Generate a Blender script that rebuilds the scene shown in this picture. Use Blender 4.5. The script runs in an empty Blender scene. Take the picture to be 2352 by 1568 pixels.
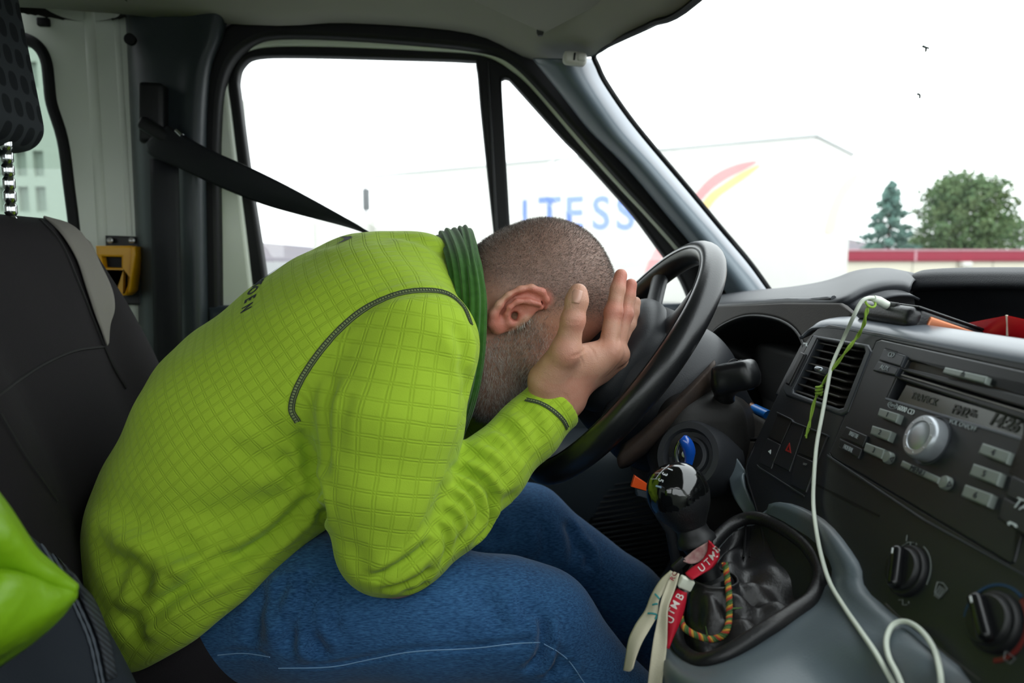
import bpy, bmesh, math, random
import numpy as np
from mathutils import Vector, Matrix
from mathutils.bvhtree import BVHTree
SC = bpy.context.scene
COL = SC.collection
rng = np.random.default_rng(7)
random.seed(7)

# ------------------------------------------------------------------ camera
F = 1700.0
YAW, PITCH = math.radians(3.87), math.radians(6.5)
CAM = np.array([0.0, 0.0, 0.95])
FW = np.array([math.sin(YAW)*math.cos(PITCH), math.cos(YAW)*math.cos(PITCH), -math.sin(PITCH)])
RT = np.array([math.cos(YAW), -math.sin(YAW), 0.0])
UP = np.cross(RT, FW)
cd = bpy.data.cameras.new('camera'); co = bpy.data.objects.new('camera', cd); COL.objects.link(co)
cd.sensor_width = 36.0; cd.lens = F/2352*36.0; cd.clip_start = 0.01; cd.clip_end = 2000
M = Matrix(((RT[0], UP[0], -FW[0], CAM[0]), (RT[1], UP[1], -FW[1], CAM[1]), (RT[2], UP[2], -FW[2], CAM[2]), (0, 0, 0, 1)))
co.matrix_world = M
cd.dof.use_dof = True; cd.dof.focus_distance = 0.80; cd.dof.aperture_fstop = 5.6
SC.camera = co

# ------------------------------------------------------------------ sky, light, exposure
w = bpy.data.worlds.new('overcast_sky'); SC.world = w; w.use_nodes = True
nt = w.node_tree; nt.nodes.clear()
out = nt.nodes.new('ShaderNodeOutputWorld'); bg = nt.nodes.new('ShaderNodeBackground')
tc = nt.nodes.new('ShaderNodeTexCoord'); sep = nt.nodes.new('ShaderNodeSeparateXYZ'); rmp = nt.nodes.new('ShaderNodeValToRGB')
noi = nt.nodes.new('ShaderNodeTexNoise'); noi.inputs['Scale'].default_value = 2.2; noi.inputs['Detail'].default_value = 5
mx = nt.nodes.new('ShaderNodeMixRGB'); mx.blend_type = 'MULTIPLY'; mx.inputs[0].default_value = 0.10
nt.links.new(tc.outputs['Generated'], sep.inputs[0]); nt.links.new(sep.outputs['Z'], rmp.inputs[0])
rmp.color_ramp.elements[0].position = 0.0; rmp.color_ramp.elements[0].color = (0.79, 0.82, 0.84, 1)
rmp.color_ramp.elements[1].position = 0.75; rmp.color_ramp.elements[1].color = (1.24, 1.30, 1.35, 1)
nt.links.new(tc.outputs['Generated'], noi.inputs['Vector']); nt.links.new(noi.outputs['Fac'], mx.inputs[2])
nt.links.new(rmp.outputs[0], mx.inputs[1]); nt.links.new(mx.outputs[0], bg.inputs[0]); nt.links.new(bg.outputs[0], out.inputs[0])
bg.inputs[1].default_value = 2.6
SC.view_settings.view_transform = 'Standard'; SC.view_settings.look = 'None'
SC.view_settings.exposure = 0.35; SC.view_settings.gamma = 1.0; SC.view_settings.use_curve_mapping = False
SC.cycles.use_denoising = True
SC.cycles.max_bounces = 7; SC.cycles.diffuse_bounces = 4; SC.cycles.glossy_bounces = 3; SC.cycles.transparent_max_bounces = 10
SC.cycles.sample_clamp_indirect = 4.0
SC.cycles.caustics_reflective = False; SC.cycles.caustics_refractive = False

# ------------------------------------------------------------------ pixel <-> place
def ray(px, py):
    return FW + RT*((px-1176.0)/F) + UP*((784.0-py)/F)
def at(px, py, Y):
    d = ray(px, py); return CAM + d*((Y-CAM[1])/d[1])
def atx(px, py, X):
    d = ray(px, py); return CAM + d*((X-CAM[0])/d[0])
def onp(px, py, p0, n):
    d = ray(px, py); n = np.asarray(n, float); return CAM + d*(np.dot(np.asarray(p0)-CAM, n)/np.dot(d, n))
def lin(h):
    h = h.lstrip('#'); c = [int(h[i:i+2], 16)/255 for i in (0, 2, 4)]
    return tuple(((x+0.055)/1.055)**2.4 if x > 0.04045 else x/12.92 for x in c)

# ------------------------------------------------------------------ materials
MATS = {}
def mat(name, col, rough=0.6, metal=0.0, spec=0.5, bump=None, var=None, sheen=0.0, coat=0.0, dirt=None):
    """bump=(scale,strength,distance) noise; var=(scale,hex2,amount) colour variation; dirt=(scale,hex,amount)"""
    if name in MATS: return MATS[name]
    m = bpy.data.materials.new(name); m.use_nodes = True; t = m.node_tree; b = t.nodes['Principled BSDF']
    c = lin(col) if isinstance(col, str) else col
    b.inputs['Base Color'].default_value = (*c, 1); b.inputs['Roughness'].default_value = rough
    b.inputs['Metallic'].default_value = metal; b.inputs['Specular IOR Level'].default_value = spec
    if sheen: b.inputs['Sheen Weight'].default_value = sheen; b.inputs['Sheen Roughness'].default_value = 0.5
    if coat: b.inputs['Coat Weight'].default_value = coat; b.inputs['Coat Roughness'].default_value = 0.05
    co_ = t.nodes.new('ShaderNodeTexCoord')
    last = None
    for v in (var, dirt):
        if not v: continue
        n = t.nodes.new('ShaderNodeTexNoise'); n.inputs['Scale'].default_value = v[0]; n.inputs['Detail'].default_value = 6
        t.links.new(co_.outputs['Object'], n.inputs['Vector'])
        r = t.nodes.new('ShaderNodeMapRange')
        if v is dirt: r.inputs[1].default_value = 0.52; r.inputs[2].default_value = 0.72
        else: r.inputs[1].default_value = 0.3; r.inputs[2].default_value = 0.7
        r.inputs[4].default_value = v[2]
        t.links.new(n.outputs['Fac'], r.inputs[0])
        x = t.nodes.new('ShaderNodeMixRGB'); x.inputs[1].default_value = (*c, 1); x.inputs[2].default_value = (*lin(v[1]), 1)
        if last: t.links.new(last.outputs[0], x.inputs[1])
        t.links.new(r.outputs[0], x.inputs[0]); last = x
    if last: t.links.new(last.outputs[0], b.inputs['Base Color'])
    if bump:
        n = t.nodes.new('ShaderNodeTexNoise'); n.inputs['Scale'].default_value = bump[0]; n.inputs['Detail'].default_value = 3
        t.links.new(co_.outputs['Object'], n.inputs['Vector'])
        bp = t.nodes.new('ShaderNodeBump'); bp.inputs['Strength'].default_value = bump[1]; bp.inputs['Distance'].default_value = bump[2]
        t.links.new(n.outputs['Fac'], bp.inputs['Height']); t.links.new(bp.outputs[0], b.inputs['Normal'])
    MATS[name] = m
    return m
def glass(name, tint=(0.97, 0.985, 0.975), gloss=0.06):
    if name in MATS: return MATS[name]
    m = bpy.data.materials.new(name); m.use_nodes = True; t = m.node_tree; t.nodes.clear()
    o = t.nodes.new('ShaderNodeOutputMaterial'); tr = t.nodes.new('ShaderNodeBsdfTransparent'); gl = t.nodes.new('ShaderNodeBsdfGlossy')
    tr.inputs[0].default_value = (*tint, 1); gl.inputs['Roughness'].default_value = 0.02
    mx = t.nodes.new('ShaderNodeMixShader'); mx.inputs[0].default_value = gloss
    t.links.new(tr.outputs[0], mx.inputs[1]); t.links.new(gl.outputs[0], mx.inputs[2]); t.links.new(mx.outputs[0], o.inputs[0])
    MATS[name] = m; return m

PLASTIC_DARK = lambda: mat('charcoal_plastic', '#2b2d31', 0.5, bump=(900, 0.12, 0.001), spec=0.4)
PLASTIC_BLACK = lambda: mat('black_plastic', '#131416', 0.45, spec=0.4, bump=(1100, 0.1, 0.001))
RUBBER = lambda: mat('black_rubber', '#0c0d0f', 0.55, spec=0.3)
TRIM_TEAL = lambda: mat('grey_teal_plastic', '#4a545a', 0.42, spec=0.5, bump=(700, 0.1, 0.001))
CREAM = lambda: mat('white_paint', '#e2e8dc', 0.35, spec=0.5, var=(6, '#ccd2c2', 0.35))

# ------------------------------------------------------------------ objects
def smooth(me, ang=None):
    me.polygons.foreach_set('use_smooth', [True]*len(me.polygons))
    if ang is not None:
        me.set_sharp_from_angle(angle=math.radians(ang))
def link(name, me, m=None, parent=None):
    o = bpy.data.objects.new(name, me); COL.objects.link(o)
    if m is not None:
        for mm in (m if isinstance(m, (list, tuple)) else [m]): me.materials.append(mm)
    if parent is not None: o.parent = parent
    return o
def tag(o, label=None, cat=None, group=None, kind=None):
    if label: o['label'] = label
    if cat: o['category'] = cat
    if group: o['group'] = group
    if kind: o['kind'] = kind
    return o
def thing(name, label, cat, group=None, kind=None):
    o = bpy.data.objects.new(name, None); COL.objects.link(o); o.empty_display_size = 0.02
    return tag(o, label, cat, group, kind)
def mesh(name, V, Fc, sm=None):
    me = bpy.data.meshes.new(name); me.from_pydata([tuple(map(float, v)) for v in V], [], [tuple(map(int, f)) for f in Fc]); me.update()
    if sm is not None: smooth(me, sm if sm else None)
    return me
def bm_out(name, bm, sm=30):
    bmesh.ops.recalc_face_normals(bm, faces=bm.faces)
    me = bpy.data.meshes.new(name); bm.to_mesh(me); bm.free()
    if sm is not None: smooth(me, sm if sm else None)
    return me
def join_me(name, mes):
    bm = bmesh.new()
    for me in mes: bm.from_mesh(me)
    mats = [m for me in mes for m in me.materials]
    for me in mes: bpy.data.meshes.remove(me)
    return bm_out(name, bm)
def frame(e1, e2, e3, o):
    return Matrix(((e1[0], e2[0], e3[0], o[0]), (e1[1], e2[1], e3[1], o[1]), (e1[2], e2[2], e3[2], o[2]), (0, 0, 0, 1)))
def nrm(v):
    v = np.asarray(v, float); return v/np.linalg.norm(v)
def cat_rom(P, n, closed=False):
    """Catmull-Rom through the points, n samples per span"""
    P = np.asarray(P, float); N = len(P)
    res = []
    spans = N if closed else N-1
    for i in range(spans):
        if closed: p0, p1, p2, p3 = P[(i-1) % N], P[i], P[(i+1) % N], P[(i+2) % N]
        else:
            p1, p2 = P[i], P[i+1]
            p0 = P[i-1] if i > 0 else 2*p1-p2
            p3 = P[i+2] if i+2 < N else 2*p2-p1
        for k in range(n):
            t = k/n
            res.append(0.5*((2*p1)+(-p0+p2)*t+(2*p0-5*p1+4*p2-p3)*t*t+(-p0+3*p1-3*p2+p3)*t**3))
    if not closed: res.append(P[-1])
    return np.array(res)
def rbox_bm(size, b=0.004, seg=3):
    bm = bmesh.new(); bmesh.ops.create_cube(bm, size=1.0)
    for v in bm.verts: v.co = Vector((v.co.x*size[0], v.co.y*size[1], v.co.z*size[2]))
    if b > 0: bmesh.ops.bevel(bm, geom=bm.edges[:], offset=b, segments=seg, profile=0.5, affect='EDGES')
    return bm
def rbox(name, size, Mx, m, parent=None, b=0.004, seg=3):
    bm = rbox_bm(size, b, seg); bm.transform(Mx)
    return link(name, bm_out(name, bm, 40), m, parent)
def box(name, lo, hi, m, parent=None, b=0.004):
    lo, hi = np.array(lo, float), np.array(hi, float)
    return rbox(name, hi-lo, Matrix.Translation((lo+hi)/2), m, parent, min(b, 0.45*min(hi-lo)))
def plate_me(name, loops, O, e1, e2, depth, bev=0.0, res=2):
    """2-D loops (first outer, rest holes) in the frame O,e1,e2, filled; front face lies at O, body goes along -(e1 x e2) by depth"""
    cu = bpy.data.curves.new(name, 'CURVE'); cu.dimensions = '2D'; cu.fill_mode = 'BOTH'
    cu.extrude = max(depth/2-bev, 1e-5); cu.bevel_depth = bev; cu.bevel_resolution = res; cu.offset = -bev
    for L in loops:
        s = cu.splines.new('POLY'); s.points.add(len(L)-1)
        for p, q in zip(s.points, L): p.co = (q[0], q[1], 0, 1)
        s.use_cyclic_u = True
    o = bpy.data.objects.new(name, cu)
    me = bpy.data.meshes.new_from_object(o); bpy.data.objects.remove(o); bpy.data.curves.remove(cu)
    e3 = np.cross(e1, e2); me.name = name
    me.transform(frame(e1, e2, e3, np.asarray(O)-e3*depth/2))
    smooth(me, 35)
    return me
def plate(name, loops, O, e1, e2, depth, m, parent=None, bev=0.0):
    return link(name, plate_me(name, loops, O, e1, e2, depth, bev), m, parent)
def loop2(P3, O, e1, e2):
    P3 = np.asarray(P3)-np.asarray(O); return np.stack([P3@np.asarray(e1), P3@np.asarray(e2)], 1)
def text_me(name, s, size, O, e1, e2, depth=0.0004, bold=0.0, align='CENTER', shear=0.0, sx=1.0):
    cu = bpy.data.curves.new(name, 'FONT'); cu.body = s; cu.size = size; cu.extrude = depth/2; cu.offset = bold; cu.shear = shear
    cu.align_x = align; cu.align_y = 'CENTER'; cu.resolution_u = 4
    o = bpy.data.objects.new(name, cu); me = bpy.data.meshes.new_from_object(o)
    bpy.data.objects.remove(o); bpy.data.curves.remove(cu)
    if sx != 1.0: me.transform(Matrix.Diagonal((sx, 1, 1, 1)))
    e3 = np.cross(e1, e2); me.transform(frame(e1, e2, e3, np.asarray(O)+e3*depth/2)); me.name = name
    return me
def sweep_me(name, path, rad, prof=None, nseg=12, closed=False, up=(0, 0, 1), caps=True, twist=None):
    """tube along path; prof = (n,2) outline scaled by rad (scalar, per point, or per point pair)"""
    P = np.asarray(path, float); N = len(P)
    if prof is None:
        a = np.linspace(0, 2*np.pi, nseg, endpoint=False); prof = np.stack([np.cos(a), np.sin(a)], 1)
    n = len(prof)
    R = np.ones((N, 2))*np.asarray(rad, float).reshape(-1, 1) if np.ndim(rad) < 2 else np.asarray(rad, float)
    T = np.gradient(P, axis=0)
    if closed: T = np.roll(P, -1, 0)-np.roll(P, 1, 0)
    T /= np.linalg.norm(T, axis=1, keepdims=True)+1e-12
    u = np.asarray(up, float); a = u-T[0]*np.dot(u, T[0])
    if np.linalg.norm(a) < 1e-3: a = np.array([1, 0, 0])-T[0]*T[0][0]
    a /= np.linalg.norm(a); V = []
    for i in range(N):
        a = a-T[i]*np.dot(a, T[i]); a /= np.linalg.norm(a); b = np.cross(T[i], a)
        aa, bb = a, b
        if twist is not None:
            c, s = math.cos(twist[i]), math.sin(twist[i]); aa, bb = a*c+b*s, b*c-a*s
        for q in prof: V.append(P[i]+aa*q[0]*R[i, 0]+bb*q[1]*R[i, 1])
    Fc = []
    for i in range(N if closed else N-1):
        for k in range(n):
            i2 = (i+1) % N; Fc.append((i*n+k, i*n+(k+1) % n, i2*n+(k+1) % n, i2*n+k))
    if not closed and caps:
        Fc.append(tuple(range(n))[::-1]); Fc.append(tuple((N-1)*n+k for k in range(n)))
    me = mesh(name, V, Fc); bm = bmesh.new(); bm.from_mesh(me); bpy.data.meshes.remove(me)
    return bm_out(name, bm, 45)
def tube(name, path, rad, m, parent=None, **k):
    return link(name, sweep_me(name, path, rad, **k), m, parent)
def grid_me(name, G, n=4, closed_u=False, closed_v=False, raw=False):
    """surface through a grid of 3-D control points (rows x cols x 3)"""
    G = np.asarray(G, float)
    if not raw:
        A = np.stack([cat_rom(G[:, j], n, closed_u) for j in range(G.shape[1])], 1)
        G = np.stack([cat_rom(A[i], n, closed_v) for i in range(A.shape[0])], 0)
    r, c = G.shape[:2]; Fc = []
    for i in range(r if closed_u else r-1):
        for j in range(c if closed_v else c-1):
            i2, j2 = (i+1) % r, (j+1) % c
            Fc.append((i*c+j, i*c+j2, i2*c+j2, i2*c+j))
    me = mesh(name, G.reshape(-1, 3), Fc, 0)
    return me
def patch(name, G, m, parent=None, n=4, thick=0.004, closed_u=False, closed_v=False, side=-1):
    o = link(name, grid_me(name, G, n, closed_u, closed_v), m, parent)
    if thick:
        s = o.modifiers.new('solid', 'SOLIDIFY'); s.thickness = thick; s.offset = side
    return o
def lathe_me(name, prof, O, axis, seg=32, ref=(0, 0, 1)):
    """prof list of (radius, height) along axis"""
    ax = nrm(axis); a = np.asarray(ref, float); a = a-ax*np.dot(a, ax)
    if np.linalg.norm(a) < 1e-3: a = np.array([1.0, 0, 0])-ax*ax[0]
    a = nrm(a); b = np.cross(ax, a); V = []; Fc = []
    for r, h in prof:
        for k in range(seg):
            t = 2*math.pi*k/seg; V.append(np.asarray(O)+ax*h+(a*math.cos(t)+b*math.sin(t))*max(r, 1e-5))
    for i in range(len(prof)-1):
        for k in range(seg):
            k2 = (k+1) % seg; Fc.append((i*seg+k, i*seg+k2, (i+1)*seg+k2, (i+1)*seg+k))
    Fc.append(tuple(range(seg))[::-1]); Fc.append(tuple((len(prof)-1)*seg+k for k in range(seg)))
    me = mesh(name, V, Fc); bm = bmesh.new(); bm.from_mesh(me); bpy.data.meshes.remove(me)
    return bm_out(name, bm, 35)
def lathe(name, prof, O, axis, m, parent=None, seg=32, ref=(0, 0, 1)):
    return link(name, lathe_me(name, prof, O, axis, seg, ref), m, parent)

# ------------------------------------------------------------------ signed-distance sculpting with surface nets
class Sculpt:
    def __init__(s, xs, ys, zs):
        s.ax = [np.asarray(a, np.float32) for a in (xs, ys, zs)]
        s.F = np.full([len(a) for a in s.ax], 0.08, np.float32)
    def win(s, lo, hi):
        sl = tuple(slice(max(0, int(np.searchsorted(a, l))-1), int(np.searchsorted(a, h))+1) for a, l, h in zip(s.ax, lo, hi))
        g = np.meshgrid(*[a[q] for a, q in zip(s.ax, sl)], indexing='ij', sparse=True)
        return sl, g
    def put(s, sl, d, k, cut):
        A = s.F[sl]
        if A.size == 0: return
        if cut:
            d = -d
            if k > 0: h = np.maximum(k-np.abs(A-d), 0)/k; s.F[sl] = np.maximum(A, d)+h*h*k*0.25
            else: s.F[sl] = np.maximum(A, d)
        else:
            if k > 0: h = np.maximum(k-np.abs(A-d), 0)/k; s.F[sl] = np.minimum(A, d)-h*h*k*0.25
            else: s.F[sl] = np.minimum(A, d)
    def cone(s, p, q, r1, r2, k=0.02, cut=False):
        p, q = np.asarray(p, np.float32), np.asarray(q, np.float32); m_ = max(r1, r2)+k+0.03
        sl, g = s.win(np.minimum(p, q)-m_, np.maximum(p, q)+m_)
        u = q-p; L2 = float(u@u)+1e-9
        X, Y, Z = g[0]-p[0], g[1]-p[1], g[2]-p[2]
        t = np.clip((X*u[0]+Y*u[1]+Z*u[2])/L2, 0, 1)
        d = np.sqrt((X-t*u[0])**2+(Y-t*u[1])**2+(Z-t*u[2])**2)-(r1+(r2-r1)*t)
        s.put(sl, d, k, cut)
    def ell(s, c, r, R=None, k=0.02, cut=False, p=2.0):
        """R rows = local axes in world"""
        c, r = np.asarray(c, np.float32), np.asarray(r, np.float32)
        R = np.eye(3) if R is None else np.asarray(R, float)
        e = np.sqrt(((R.T*r)**2).sum(1))+k+0.03
        sl, g = s.win(c-e, c+e); D = [g[i]-c[i] for i in range(3)]
        q = [(R[i][0]*D[0]+R[i][1]*D[1]+R[i][2]*D[2]) for i in range(3)]
        if p == 2.0:
            k0 = np.sqrt(sum((q[i]/r[i])**2 for i in range(3))); k1 = np.sqrt(sum((q[i]/r[i]**2)**2 for i in range(3)))+1e-9
            d = k0*(k0-1)/k1
        else:
            k0 = sum(np.abs(q[i]/r[i])**p for i in range(3))**(1/p); d = (k0-1)*float(min(r))
        s.put(sl, d, k, cut)
    def box(s, c, h, rr, R=None, k=0.02, cut=False):
        c, h = np.asarray(c, np.float32), np.asarray(h, np.float32); R = np.eye(3) if R is None else np.asarray(R, float)
        e = np.abs(R.T)@h+k+0.03
        sl, g = s.win(c-e, c+e); D = [g[i]-c[i] for i in range(3)]
        q = [np.abs(R[i][0]*D[0]+R[i][1]*D[1]+R[i][2]*D[2])-(h[i]-rr) for i in range(3)]
        d = np.sqrt(sum(np.maximum(a, 0)**2 for a in q))+np.minimum(np.maximum(np.maximum(q[0], q[1]), q[2]), 0)-rr
        s.put(sl, d, k, cut)
    def halfspace(s, p, n, lo, hi, k=0.01):
        """cut away the side n points to, inside the window"""
        sl, g = s.win(np.minimum(lo, hi), np.maximum(lo, hi)); n = nrm(n)
        d = -((g[0]-p[0])*n[0]+(g[1]-p[1])*n[1]+(g[2]-p[2])*n[2])
        s.put(sl, d, k, True)
    def net(s, it=2):
        Fv = s.F; I = (Fv < 0)
        cnt = np.zeros([n-1 for n in Fv.shape], np.uint8)
        for a in (0, 1):
            for b in (0, 1):
                for c in (0, 1):
                    cnt += I[a:Fv.shape[0]-1+a, b:Fv.shape[1]-1+b, c:Fv.shape[2]-1+c]
        act = np.argwhere((cnt > 0) & (cnt < 8)); idx = np.full(cnt.shape, -1, np.int32)
        idx[tuple(act.T)] = np.arange(len(act))
        i, j, k = act.T; acc = np.zeros((len(act), 3)); num = np.zeros(len(act))
        ax = [a.astype(float) for a in s.ax]
        def corner(o): return Fv[i+o[0], j+o[1], k+o[2]].astype(float), np.stack([ax[0][i+o[0]], ax[1][j+o[1]], ax[2][k+o[2]]], 1)
        for o in [(a, b, c) for a in (0, 1) for b in (0, 1) for c in (0, 1)]:
            for d in range(3):
                if o[d]: continue
                o2 = list(o); o2[d] = 1
                fa, pa = corner(o); fb, pb = corner(o2); m_ = (fa < 0) != (fb < 0)
                t = np.where(m_, fa/(fa-fb+1e-20), 0)[:, None]
                acc += np.where(m_[:, None], pa+(pb-pa)*t, 0); num += m_
        V = acc/num[:, None]; Q = []
        for d in range(3):
            sh = [slice(1, -1)]*3; sh[d] = slice(0, -1); sh2 = list(sh); sh2[d] = slice(1, None)
            A, B = I[tuple(sh)], I[tuple(sh2)]; e1, e2 = (d+1) % 3, (d+2) % 3
            for flip in (0, 1):
                E = np.argwhere(A & ~B if not flip else ~A & B)
                if len(E) == 0: continue
                E[:, e1] += 1; E[:, e2] += 1
                def cell(a, b):
                    G = E.copy(); G[:, e1] -= a; G[:, e2] -= b; return idx[tuple(G.T)]
                q = [cell(1, 1), cell(0, 1), cell(0, 0), cell(1, 0)]
                if flip: q = q[::-1]
                Q.append(np.stack(q, 1))
        Q = np.concatenate(Q); Q = Q[(Q >= 0).all(1)]
        return relax(V, Q, it), Q
def relax(V, Q, it, f=0.5):
    e = np.concatenate([Q[:, [0, 1]], Q[:, [1, 2]], Q[:, [2, 3]], Q[:, [3, 0]]]); e = np.concatenate([e, e[:, ::-1]])
    n = len(V); deg = np.bincount(e[:, 0], minlength=n)[:, None]+1e-9
    for t in range(it):
        for lam in (f, -f*1.02):
            S = np.stack([np.bincount(e[:, 0], V[e[:, 1], a], n) for a in range(3)], 1)/deg
            V = V+(S-V)*lam
    return V
def vnormals(V, Q):
    n = np.cross(V[Q[:, 2]]-V[Q[:, 0]], V[Q[:, 3]]-V[Q[:, 1]]); N = np.zeros_like(V)
    for c in range(4):
        for a in range(3): N[:, a] += np.bincount(Q[:, c], n[:, a], len(V))
    return N/(np.linalg.norm(N, axis=1, keepdims=True)+1e-12)
def mesh_q(name, V, Q):
    me = bpy.data.meshes.new(name); me.vertices.add(len(V)); me.vertices.foreach_set('co', V.astype(np.float32).ravel())
    me.loops.add(Q.size); me.loops.foreach_set('vertex_index', Q.astype(np.int32).ravel())
    me.polygons.add(len(Q)); me.polygons.foreach_set('loop_start', np.arange(0, Q.size, 4, dtype=np.int32))
    me.update(calc_edges=True); me.validate(); smooth(me)
    return me
def fattr(me, name, vals):
    a = me.attributes.new(name, 'FLOAT', 'POINT'); a.data.foreach_set('value', np.asarray(vals, np.float32))
def vattr(me, name, vals):
    a = me.attributes.new(name, 'FLOAT_VECTOR', 'POINT'); a.data.foreach_set('vector', np.asarray(vals, np.float32).ravel())
def bvh(V, Q): return BVHTree.FromPolygons([tuple(v) for v in V], [tuple(int(i) for i in q) for q in Q])
def hit(tree, px, py):
    d = nrm(ray(px, py)); h = tree.ray_cast(Vector(CAM), Vector(d))
    return (np.array(h[0]), np.array(h[1])) if h[0] is not None else (None, None)
def project(tree, pts, n=6):
    P = cat_rom(np.asarray(pts, float), n); A, B = [], []
    for p in P:
        a, b = hit(tree, p[0], p[1])
        if a is not None: A.append(a); B.append(b if np.dot(b, CAM-a) > 0 else -b)
    return np.array(A), np.array(B)
def seg_dist(V, P):
    d = np.full(len(V), 9.0); T = np.zeros(len(V))
    for i in range(len(P)-1):
        a, u = P[i], P[i+1]-P[i]; L = u@u+1e-12
        t = np.clip(((V-a)@u)/L, 0, 1); q = np.linalg.norm(V-a-t[:, None]*u, axis=1)
        m_ = q < d; d = np.where(m_, q, d); T = np.where(m_, (i+t)/max(1, len(P)-1), T)
    return d, T
def crease(V, N, P, width, depth, taper=True, lip=0.35):
    if P is None or len(P) < 2: return V
    lo, hi = P.min(0)-4*width, P.max(0)+4*width; m_ = np.where(((V > lo) & (V < hi)).all(1))[0]
    if len(m_) == 0: return V
    d, T = seg_dist(V[m_], P); x = d/width
    a = -np.exp(-x*x)+lip*np.exp(-((x-1.8)/0.9)**2)
    if taper: a = a*np.clip(np.minimum(T, 1-T)*5, 0, 1)**0.7
    V = V.copy(); V[m_] += N[m_]*(a*depth)[:, None]
    return V
# ------------------------------------------------------------------ van cab: floor, roof, walls, door, pillars, windscreen
def pz(pts, Y): return [tuple(at(p[0], p[1], Y)[[0, 2]]) for p in pts]
EX, EZ = np.array([1.0, 0, 0]), np.array([0, 0, 1.0])
def yplate(name, loops, Y, depth, m, parent=None, bev=0.0):
    """plate standing in a plane of constant Y, front towards -Y (into the cab)"""
    return plate(name, loops, (0, Y, 0), EX, EZ, depth, m, parent, bev)
def struct(o, label, cat): return tag(o, label, cat, kind='structure')

fl = box('floor', (-2.25, -0.36, -0.05), (1.0, 1.5, 0.0), mat('rubber_floor', '#1a1b1d', 0.8, bump=(60, 0.3, 0.004)), b=0.0)
struct(fl, 'dark rubber floor of the van cab', 'floor')

# headliner
HL = mat('headliner', '#a09e95', 0.85, spec=0.25, bump=(500, 0.15, 0.001))
H = [at(1362, 130, 1.30), at(1392, 104, 1.21), at(1500, 54, 1.07), at(1604, -2, 0.95), (.335, .5, 1.31), (.335, .1, 1.31), (.27, -.30, 1.28)]
def roofrow(px, py, zs, x=None):
    a = at(px, py+7, 1.395) if x is None else np.array([x, 1.40, 1.385])
    return [a]+[(a[0], y, z) for y, z in zip((1.22, 1.07, .92, .5, .1, -.30), zs)]
G = [H, roofrow(1226, 131, (1.335, 1.355, 1.37, 1.375, 1.375, 1.33)), roofrow(1080, 70, (1.39, 1.42, 1.43, 1.44, 1.44, 1.37)),
     roofrow(800, 46, (1.42, 1.455, 1.465, 1.47, 1.47, 1.40)), roofrow(565, 50, (1.42, 1.46, 1.47, 1.475, 1.475, 1.40)),
     roofrow(0, 0, (1.42, 1.46, 1.47, 1.475, 1.475, 1.40), -.9), roofrow(0, 0, (1.42, 1.46, 1.47, 1.475, 1.475, 1.40), -2.25)]
cl = patch('ceiling', G, HL, n=5, thick=0.04, side=-1)
struct(cl, 'grey moulded headliner of the van roof', 'ceiling')

# body side with the window behind the driver
hx = lambda px: at(px, 500, 1.47)[0]
wz = lambda py: at(0, py, 1.47)[2]
winhole = cat_rom([(hx(70), wz(92)), (hx(98), wz(102)), (hx(115), wz(119)), (hx(124), wz(146)), (hx(126), wz(190)), (hx(129), wz(240)), (hx(148), wz(320)), (hx(155), wz(420)), (hx(162), wz(560)), (hx(160), .80), (hx(120), .74), (hx(0), .73), (-1.8, .74), (-1.87, .80), (-1.88, 1.30), (-1.84, 1.365), (-1.76, 1.385), (-1.4, 1.385), (hx(-60), 1.385), (hx(20), wz(88))], 4, True)
wallL = [(-2.25, 0), (hx(345), 0), (hx(345), 1.45), (-2.25, 1.45)]
wl = yplate('wall_left', [wallL, winhole], 1.47, 0.05, CREAM(), bev=0.0)
struct(wl, 'white painted body side of the van behind the driver', 'wall')
def ring(loop, d):
    L = np.asarray(loop); t = np.roll(L, -1, 0)-np.roll(L, 1, 0); n = np.stack([t[:, 1], -t[:, 0]], 1); n /= np.linalg.norm(n, axis=1, keepdims=True)+1e-9
    A = 0.5*np.sum(L[:, 0]*np.roll(L[:, 1], -1)-np.roll(L[:, 0], -1)*L[:, 1])
    return L+n*d*(1 if A > 0 else -1)
w3 = thing('window_3', 'window in the white body side behind the driver, black rubber edge', 'window', kind='structure')
yplate('window_rubber', [ring(winhole, .017), ring(winhole, -.004)], 1.462, 0.03, RUBBER(), w3, bev=0.008)
yplate('glass_pane', [ring(winhole, .002)], 1.485, 0.005, glass('tinted_glass', (.62, .70, .655), .05), w3)
# pressed ribs on the body side
for px, r in ((205, .010), (268, .006)):
    P = [at(px+(y-40)*.06, y, 1.47) for y in (-60, 80, 200, 320, 440, 600, 800)]
    o = tube('body_rib', P, [(r, r*.35)]*7, CREAM(), wl, nseg=10, up=(1, 0, 0))
bx_ = rbox('clip', (.021, .012, .015), Matrix.Translation(at(100, 51, 1.462)), RUBBER(), wl, .003)
# dark roof lining lump above the rear window
lump = Sculpt(np.arange(-1.1, -.55, .008), np.arange(1.15, 1.5, .008), np.arange(1.38, 1.56, .008))
lump.ell(at(165, -16, 1.36)+np.array([-.02, 0, .012]), (.12, .12, .05), k=.03); lump.ell(at(80, -60, 1.36), (.16, .12, .05), k=.04)
V, Q = lump.net(3); o = link('trim_4', mesh_q('trim_4', V, Q), mat('dark_lining', '#33322c', .9, bump=(300, .2, .002)))
struct(o, 'dark padded roof edge above the window behind the driver', 'roof trim')

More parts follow.
